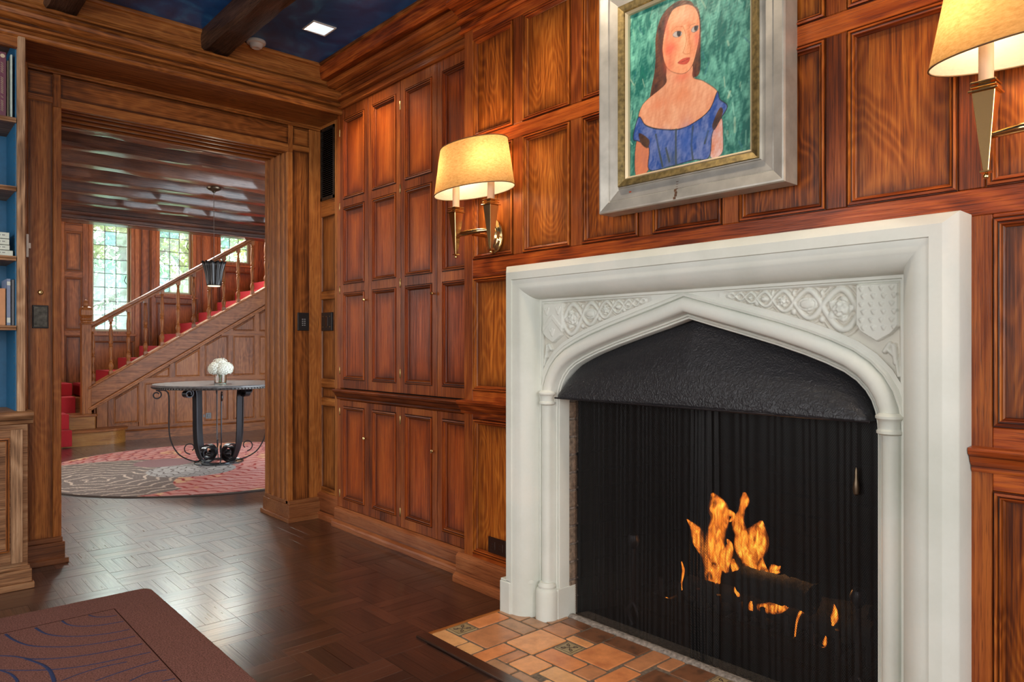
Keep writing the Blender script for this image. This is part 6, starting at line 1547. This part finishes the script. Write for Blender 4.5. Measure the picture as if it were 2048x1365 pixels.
# window wall
YW = 10.20
wins = [(2.06, 2.50, 1.285, 3.32), (2.845, 3.27, 1.80, 3.32), (3.65, 4.08, 2.285, 3.62)]
b = MB(); xs = -2.1
for x0, x1, z0, z1 in wins:
    b.box(xs, x0 - 0.045, YW, YW + 0.2, 0, 4.0); b.box(x0 - 0.045, x1 + 0.045, YW, YW + 0.2, 0, z0 - 0.04); b.box(x0 - 0.045, x1 + 0.045, YW, YW + 0.2, z1 + 0.04, 4.0); xs = x1 + 0.045
b.box(xs, 5.8, YW, YW + 0.2, 0, 4.0)
ww = struct(b.build('wall_windows', hal_z))
lead = plain('lead_came', (0.10, 0.10, 0.10), 0.45, 0.7)
pane_ms = []
for k, (c, al) in enumerate((((0.88, 0.97, 0.91), 0.90), ((0.66, 0.86, 0.77), 0.84), ((0.94, 0.98, 0.93), 0.93), ((0.74, 0.78, 0.58), 0.86), ((0.66, 0.84, 0.86), 0.84))):
    m, nt, bs = new_mat('old_window_glass_%s' % 'abcde'[k]); nt.nodes.remove(bs); L = nt.links.new
    tr = nd(nt, 'ShaderNodeBsdfTransparent'); tr.inputs[0].default_value = c4(c); gl = nd(nt, 'ShaderNodeBsdfGlossy'); gl.inputs['Roughness'].default_value = 0.08
    tl = nd(nt, 'ShaderNodeBsdfTranslucent'); tl.inputs[0].default_value = c4(tuple(x * 0.95 for x in c))
    tc = nd(nt, 'ShaderNodeTexCoord'); nz = nd(nt, 'ShaderNodeTexNoise'); nz.inputs['Scale'].default_value = 14; nz.inputs['Detail'].default_value = 4; L(tc.outputs['Object'], nz.inputs['Vector'])
    mr = nd(nt, 'ShaderNodeMapRange'); L(nz.outputs['Fac'], mr.inputs[0]); mr.inputs[1].default_value = 0.3; mr.inputs[2].default_value = 0.7; mr.inputs[3].default_value = 1 - al; mr.inputs[4].default_value = min(1, (1 - al) * 2.6)
    m1_ = nd(nt, 'ShaderNodeMixShader'); L(mr.outputs[0], m1_.inputs[0]); L(tr.outputs[0], m1_.inputs[1]); L(tl.outputs[0], m1_.inputs[2])
    m2_ = nd(nt, 'ShaderNodeMixShader'); m2_.inputs[0].default_value = 0.05; L(m1_.outputs[0], m2_.inputs[1]); L(gl.outputs[0], m2_.inputs[2])
    L(m2_.outputs[0], nt.nodes['Material Output'].inputs['Surface']); pane_ms.append(m)
stone_fr = plain('bronze_casement_frame', (0.30, 0.24, 0.15), 0.4, 0.3)
for wi, (x0, x1, z0, z1) in enumerate(wins):
    b = MB(); f = 0.028
    b.box(x0 - 0.045, x0, YW - 0.02, YW + 0.16, z0 - 0.04, z1 + 0.04); b.box(x1, x1 + 0.045, YW - 0.02, YW + 0.16, z0 - 0.04, z1 + 0.04); b.box(x0, x1, YW - 0.02, YW + 0.16, z0 - 0.04, z0); b.box(x0, x1, YW - 0.02, YW + 0.16, z1, z1 + 0.04)
    w = struct(b.build('window_%d' % (wi + 1), hal_z, bevel=0.004))
    b = MB(); b.box(x0, x0 + f, YW + 0.06, YW + 0.09, z0, z1); b.box(x1 - f, x1, YW + 0.06, YW + 0.09, z0, z1); b.box(x0 + f, x1 - f, YW + 0.06, YW + 0.09, z0, z0 + f); b.box(x0 + f, x1 - f, YW + 0.06, YW + 0.09, z1 - f, z1); b.build('casement', stone_fr, w, bevel=0.003)
    b = MB(); b.box(x0 - 0.06, x1 + 0.06, YW - 0.05, YW + 0.02, z0 - 0.06, z0 - 0.03); b.build('sill', hal_x, w, bevel=0.004)
    a0, a1, c0, c1 = x0 + f, x1 - f, z0 + f, z1 - f; nr = int(round((c1 - c0) / 0.187))
    pr = {}
    for i in range(3):
        for j in range(nr):
            mk_ = random.choice((0, 0, 1, 2, 2, 3, 4, 2)); pw, ph = (a1 - a0) / 3, (c1 - c0) / nr
            b = MB(); b.box(a0 + i * pw, a0 + (i + 1) * pw, YW + 0.073, YW + 0.076, c0 + j * ph, c0 + (j + 1) * ph)
            if mk_ in pr: o = pr[mk_][0].copy(); COL.objects.link(o); o.location = (pr[mk_][0].location.x + (i - pr[mk_][1]) * pw, 0, pr[mk_][0].location.z + (j - pr[mk_][2]) * ph)
            else: o = b.build('pane', pane_ms[mk_], w); pr[mk_] = (o, i, j)
    b = MB()
    for i in (1, 2): b.box(a0 + i * (a1 - a0) / 3 - 0.0035, a0 + i * (a1 - a0) / 3 + 0.0035, YW + 0.069, YW + 0.080, c0, c1)
    for j in range(1, nr): b.box(a0, a1, YW + 0.070, YW + 0.079, c0 + j * (c1 - c0) / nr - 0.0035, c0 + j * (c1 - c0) / nr + 0.0035)
    b.build('lead_came', lead, w)
    b = MB(); b.tube([(a1 - 0.01, YW + 0.05, z0 + 0.62), (a1 - 0.04, YW + 0.03, z0 + 0.66), (a1 - 0.02, YW + 0.03, z0 + 0.72)], 0.005, 6); b.build('catch', black_iron, w)
# panelling of the window wall
for x0, x1, zz in ((1.10, 1.38, None), (1.42, 1.70, None), (1.755, 1.95, None)):
    for z0, z1 in ((0.60, 1.23), (1.29, 1.95), (2.02, 2.52), (2.60, 3.2)): panel_rings(PY(YW - 0.02), x0, x1, z0, z1).build('panel', [hal_z, hal_x], ww, fix=False)
for x0, x1 in ((0.9, 1.10), (1.38, 1.42), (1.70, 1.755), (1.95, 2.015), (2.545, 2.60), (2.745, 2.80), (3.315, 3.37), (3.55, 3.60), (4.125, 4.18), (4.5, 4.56)):
    stile_y(ww, YW - 0.025, x0, x1, 0.5, 3.7, hal_z)
for x0, x1 in ((1.10, 1.38), (1.42, 1.70), (1.755, 1.95)):
    for z0, z1 in ((0.54, 0.60), (1.23, 1.29), (1.95, 2.02), (2.52, 2.60)): stile_y(ww, YW - 0.02, x0, x1, z0, z1, hal_x, 'rail')
for x0, x1, zt in ((2.6, 2.745, 3.6), (3.37, 3.55, 3.6)):
    panel_rings(PY(YW - 0.02), x0, x1, 1.0, zt).build('panel', [hal_z, hal_x], ww, fix=False)
for (x0, x1, z0, z1) in wins:
    panel_rings(PY(YW - 0.02), x0 - 0.045, x1 + 0.045, z0 - 0.75, z0 - 0.12).build('panel', [hal_z, hal_x], ww, fix=False)

# ================================================================== STAIRCASE
st = thing('staircase', (2.5, 9.15, 0.0), 'oak staircase with turned balusters climbing to the right past the windows', 'staircase')
YS = 9.15
zs_top = lambda x: 0.655 + 0.608 * (x - 1.836)
zr = lambda x: 1.325 + 0.632 * (x - 1.84)
XE = 5.3
def slope_box(b, x0, x1, f, h0, h1, y0, y1):
    vs = [(x0, y0, f(x0) + h0), (x1, y0, f(x1) + h0), (x1, y1, f(x1) + h0), (x0, y1, f(x0) + h0), (x0, y0, f(x0) + h1), (x1, y0, f(x1) + h1), (x1, y1, f(x1) + h1), (x0, y1, f(x0) + h1)]
    b.add(vs, [(0, 3, 2, 1), (4, 5, 6, 7), (0, 1, 5, 4), (1, 2, 6, 5), (2, 3, 7, 6), (3, 0, 4, 7)])
b = MB(); slope_box(b, 1.80, XE, zs_top, -0.030, 0.0, YS - 0.055, YS + 0.065); b.build('stringer_cap', hal_x, st, bevel=0.008, seg=2)
b = MB(); slope_box(b, 1.80, XE, zs_top, -0.235, -0.030, YS - 0.020, YS + 0.03); b.build('stringer', hal_x, st)
b = MB(); slope_box(b, 1.80, XE, zs_top, -0.285, -0.235, YS - 0.045, YS + 0.03); slope_box(b, 1.80, XE, zs_top, -0.262, -0.235, YS - 0.055, YS); b.build('stringer_moulding', hal_x, st, bevel=0.006, seg=2)
hr = [(1.83, zr(1.83)), (XE, zr(XE))]
b = MB(); dx, dz = 1, 0.632
sec = [(-0.030, -0.030), (-0.034, -0.012), (-0.026, -0.004), (-0.030, 0.008), (-0.026, 0.024), (-0.012, 0.032), (0.012, 0.032), (0.026, 0.024), (0.030, 0.008), (0.026, -0.004), (0.034, -0.012), (0.030, -0.030)]
n = len(sec); vs = [(x, YS + a, zr(x) + h * 1.18) for x in (1.83, XE) for a, h in sec]; b.add(vs, [(k, (k + 1) % n, n + (k + 1) % n, n + k) for k in range(n)] + [tuple(range(n - 1, -1, -1)), tuple(range(n, 2 * n))]); b.build('handrail', hal_x, st, smooth=True)
bal_prof = [(0.020, 0.03), (0.020, 0.06), (0.0265, 0.075), (0.028, 0.10), (0.018, 0.125), (0.014, 0.135), (0.019, 0.145), (0.013, 0.155), (0.016, 0.20), (0.021, 0.26), (0.024, 0.295), (0.016, 0.315), (0.023, 0.328), (0.016, 0.34), (0.0235, 0.352), (0.024, 0.37), (0.016, 0.385), (0.018, 0.40), (0.023, 0.44), (0.020, 0.50), (0.014, 0.55), (0.011, 0.575), (0.018, 0.585), (0.013, 0.595), (0.020, 0.605)]
def bal(x):
    b = MB(); z0 = zs_top(x); L_ = zr(x) - 0.035 - z0; s = L_ / 0.64
    b.lathe([(r, h * s) for r, h in bal_prof], (x, YS, z0), 14); b.box(x - 0.021, x + 0.021, YS - 0.021, YS + 0.021, z0 - 0.014, z0 + 0.032 * s); b.box(x - 0.021, x + 0.021, YS - 0.021, YS + 0.021, z0 + 0.603 * s, z0 + 0.66 * s)
    return b
for k in range(19): bal(1.853 + 0.1828 * k).build('baluster', hal_z, st, smooth=True)
nw = MB(); nx, ny, hw = 1.785, YS, 0.048
nw.box(nx - hw, nx + hw, ny - hw, ny + hw, 0.30, 1.34); nw.box(nx - hw - .010, nx + hw + .010, ny - hw - .010, ny + hw + .010, 1.338, 1.352)
r2 = math.sqrt(2)
nw.build('newel_post', hal_z, st, bevel=0.004)
b = MB(); b.lathe([(0.070, 1.352), (0.056, 1.365), (0.056, 1.375), (0.074, 1.395), (0.074, 1.405), (0.058, 1.420), (0.080, 1.445), (0.080, 1.50), (0.068, 1.530), (0.034, 1.545), (0.030, 1.555), (0.032, 1.575), (0.022, 1.610), (0.0, 1.625)], (nx, ny, 0), 4)
# turn the four-sided cap square to the post
ca_, sa_ = math.cos(PI / 4), math.sin(PI / 4); b.v = [(nx + (x - nx) * ca_ - (y - ny) * sa_, ny + (x - nx) * sa_ + (y - ny) * ca_, z) for x, y, z in b.v]
b.build('newel_cap', hal_z, st, bevel=0.003)
# steps
for k in range(14):
    x0 = 1.84 + 0.247 * k; z1 = 0.655 + 0.150 * k - 0.005
    b = MB(); b.box(x0, x0 + 0.26, YS + 0.03, YW - 0.03, z1 - 0.17, z1 - 0.012); o = b.build('step', hal_x, st)
    b = MB(); b.box(x0 - 0.02, x0 + 0.25, YS + 0.06, YW - 0.15, z1 - 0.012, z1); b.box(x0 - 0.02, x0 - 0.006, YS + 0.06, YW - 0.15, z1 - 0.14, z1); b.build('carpet', carpet_red, o, bevel=0.008, seg=3)
# landing and the two starting steps
b = MB(); b.box(0.4, 1.84, 9.36, YW - 0.02, 0.0, 0.50); b.build('landing', hal_x, st)
b = MB(); b.box(0.6, 1.72, 9.34, YW - 0.1, 0.50, 0.515); b.box(0.6, 1.72, 9.335, 9.36, 0.33, 0.515); b.box(1.0, 1.735, 9.6, 10.0, 0.515, 0.66); b.build('carpet', carpet_red, st, bevel=0.012, seg=3)
def curt(x0, x1, y0, y1, z0, z1, rad, ov, nm):
    def outline(e):
        p = [(x0, y1), (x0, y0 - e)]; cx_, cy_ = x1 - rad, y0 + rad
        for k in range(13):
            a = -PI / 2 + k / 12 * PI / 2; p.append((cx_ + (rad + e) * math.cos(a), cy_ + (rad + e) * math.sin(a)))
        p.append((x1 + e, y1)); return p
    b = MB(); b.ext([(p[0], p[1]) for p in outline(0)], 'z', z0, z1 - 0.028); o = b.build(nm, step_x, st, smooth=True)
    b = MB(); b.ext([(p[0], p[1]) for p in outline(ov)], 'z', z1 - 0.028, z1); b.build('nosing', hal_x, o, bevel=0.006, seg=2)
curt(0.4, 2.17, 8.90, 9.36, 0.0, 0.172, 0.20, 0.025, 'starting_step')
curt(0.4, 1.865, 9.05, 9.40, 0.172, 0.335, 0.02, 0.022, 'starting_step')
b = MB(); b.box(0.6, 1.60, 8.865, 9.05, 0.172, 0.186); b.box(0.6, 1.60, 8.862, 8.878, 0.012, 0.186); b.box(0.6, 1.60, 9.018, 9.036, 0.186, 0.349); b.box(0.6, 1.60, 9.02, 9.36, 0.335, 0.349); b.build('carpet', carpet_red, st, bevel=0.008, seg=3)
# panelled side of the stair
sidew = MB(); q = [(1.87, 0.0), (XE, 0.0), (XE, zs_top(XE) - 0.2), (1.87, zs_top(1.87) - 0.2)]; sidew.ext([(x, z) for x, z in q], 'y', YS + 0.012, YS + 0.05)
sw = sidew.build('wall_stair', hal_z); struct(sw)
lim = lambda x: zs_top(x) - 0.285
def cut_panel(x0, x1, z0, z1, mat):
    """panel whose top edge follows the slope when needed"""
    za, zb = min(z1, lim(x0) - 0.02), min(z1, lim(x1) - 0.02)
    if zb - z0 < 0.04: return
    P_ = [(x0, z0), (x1, z0), (x1, zb)]
    if za < z1 < lim(x1) - 0.02: P_.append((x0 + (z1 - za) / 0.608, z1))
    if za - z0 > 0.02: P_.append((x0, za))
    elif za <= z0: P_[0] = (x0 + (z0 - za) / 0.608 + 0.0, z0)
    b = MB(); prf = [(0.0, 0.0), (0.003, -0.003), (0.008, -0.003), (0.014, 0.004), (0.020, 0.009)]
    b.sweep(P_, prf, PY(YS - 0.008), closed=True); k = len(prf)
    b.f.append(tuple(i * k + k - 1 for i in range(len(P_)))); b.m.append(0); b.build('panel', mat, sw, fix=False)
sx = [2.035, 2.36, 2.70, 3.05, 3.40, 3.74, 4.10, 4.5]
for i in range(len(sx) - 1):
    x0, x1 = sx[i] + 0.03, sx[i + 1] - 0.03
    cut_panel(x0, x1, 0.155 if i else 0.20, 0.66, hal_z); cut_panel(x0, x1, 0.72, 1.23, hal_z); cut_panel(x0, x1, 1.29, 2.0, hal_z)
for x in sx:
    if lim(x) > 0.2: b = MB(); b.box(x - 0.03, x + 0.03, YS - 0.008, YS + 0.014, 0.12, lim(x)); b.build('stile', hal_z, sw, bevel=0.002)
for z in (0.69, 1.26):
    xs0 = 1.836 + (z + 0.285 - 0.655) / 0.608
    b = MB(); b.box(xs0 - 0.02, XE, YS - 0.0085, YS + 0.014, z - 0.03, z + 0.03); b.build('rail', hal_x, sw, bevel=0.002)
b = MB(); b.box(2.0, XE, YS - 0.0085, YS + 0.014, 0.0, 0.155); b.ext([(YS - 0.009, 0.0), (YS - 0.035, 0.0), (YS - 0.035, 0.10), (YS - 0.022, 0.118), (YS - 0.009, 0.12)], 'x', 2.05, XE); struct(b.build('baseboard_stair', hal_x))
b = MB(); b.box(1.89, 2.0, YS - 0.014, YS + 0.014, 0.0, 0.50); b.build('stile', hal_z, sw, bevel=0.002)
outlet('stair_outlet', PY(YS + 0.0), 3.10, 0.225, 0.115, 0.072, 'dark double outlet on the panelling under the stairs')

# ================================================================== GARDEN
leafs = []
for nm, c in (('yellow_green_leaf', (0.22, 0.30, 0.03)), ('mid_green_leaf', (0.045, 0.11, 0.03)), ('pale_green_leaf', (0.12, 0.20, 0.08))):
    m, nt, bs = new_mat(nm); nt.nodes.remove(bs)
    tl = nd(nt, 'ShaderNodeBsdfTranslucent'); df = nd(nt, 'ShaderNodeBsdfDiffuse'); oi = nd(nt, 'ShaderNodeTexCoord'); nz = nd(nt, 'ShaderNodeTexNoise'); nz.inputs['Scale'].default_value = 5; nt.links.new(oi.outputs['Object'], nz.inputs['Vector'])
    cc = ramp(nt, nz.outputs['Fac'], [(0.35, tuple(x * 0.6 for x in c)), (0.65, tuple(min(1, x * 1.5) for x in c))]); nt.links.new(cc, tl.inputs[0]); nt.links.new(cc, df.inputs[0])
    ms = nd(nt, 'ShaderNodeMixShader'); ms.inputs[0].default_value = 0.55; nt.links.new(tl.outputs[0], ms.inputs[1]); nt.links.new(df.outputs[0], ms.inputs[2]); nt.links.new(ms.outputs[0], nt.nodes['Material Output'].inputs['Surface']); leafs.append(m)
bark2 = plain('tree_bark', (0.05, 0.035, 0.025), 0.9, var=0.3)
def tree(x, y, h, cr, mat, label, n, seed):
    r = np.random.RandomState(seed); t = thing('garden_tree', (x, y, -0.4), label, 'tree', None)
    b = MB(); b.tube([(x, y, -0.4), (x + 0.05, y, h * 0.4), (x - 0.05, y, h * 0.8)], [0.14, 0.10, 0.05], 8)
    for k in range(9):
        a = r.rand() * 2 * PI; z = h * (0.3 + 0.5 * r.rand()); b.tube([(x, y, z), (x + cr * 0.5 * math.cos(a), y + cr * 0.5 * math.sin(a), z + 0.5), (x + cr * 0.85 * math.cos(a), y + cr * 0.85 * math.sin(a), z + 0.7)], [0.045, 0.03, 0.012], 5)
    b.build('trunk', bark2, t, smooth=True)
    b = MB()
    cl = [(r.uniform(-1, 1) * cr * 0.8, r.uniform(-1, 1) * cr * 0.8, r.uniform(0.12, 1.0) * h) for _ in range(40)]
    for k in range(n):
        c = cl[r.randint(len(cl))]; p = Vector((x + c[0], y + c[1], c[2])) + Vector(r.randn(3)) * cr * 0.17
        s = r.uniform(0.03, 0.075); u = Vector(r.randn(3)).normalized(); w = u.orthogonal().normalized()
        b.add([p - u * s, p + w * s * 0.55, p + u * s, p - w * s * 0.55], [(0, 1, 2, 3)])
    o = b.build('foliage', mat, t, fix=False)
tree(3.0, 12.6, 4.6, 0.9, leafs[1], 'dark leafy tree outside the first stair window', 5200, 1)
tree(4.55, 14.3, 5.4, 1.0, leafs[0], 'yellow-green tree outside the middle stair window', 5200, 2)
tree(6.6, 16.4, 6.4, 1.3, leafs[2], 'pale green tree outside the right stair window', 4800, 3)
tree(3.2, 17.2, 6.0, 1.5, leafs[2], 'pale tree farther off behind the first window', 5200, 4)
b = MB(); b.box(-15, 20, 10.6, 40, -0.55, -0.4); struct(b.build('ground', plain('lawn', (0.10, 0.22, 0.05), 0.95, var=0.3, nscale=8)))
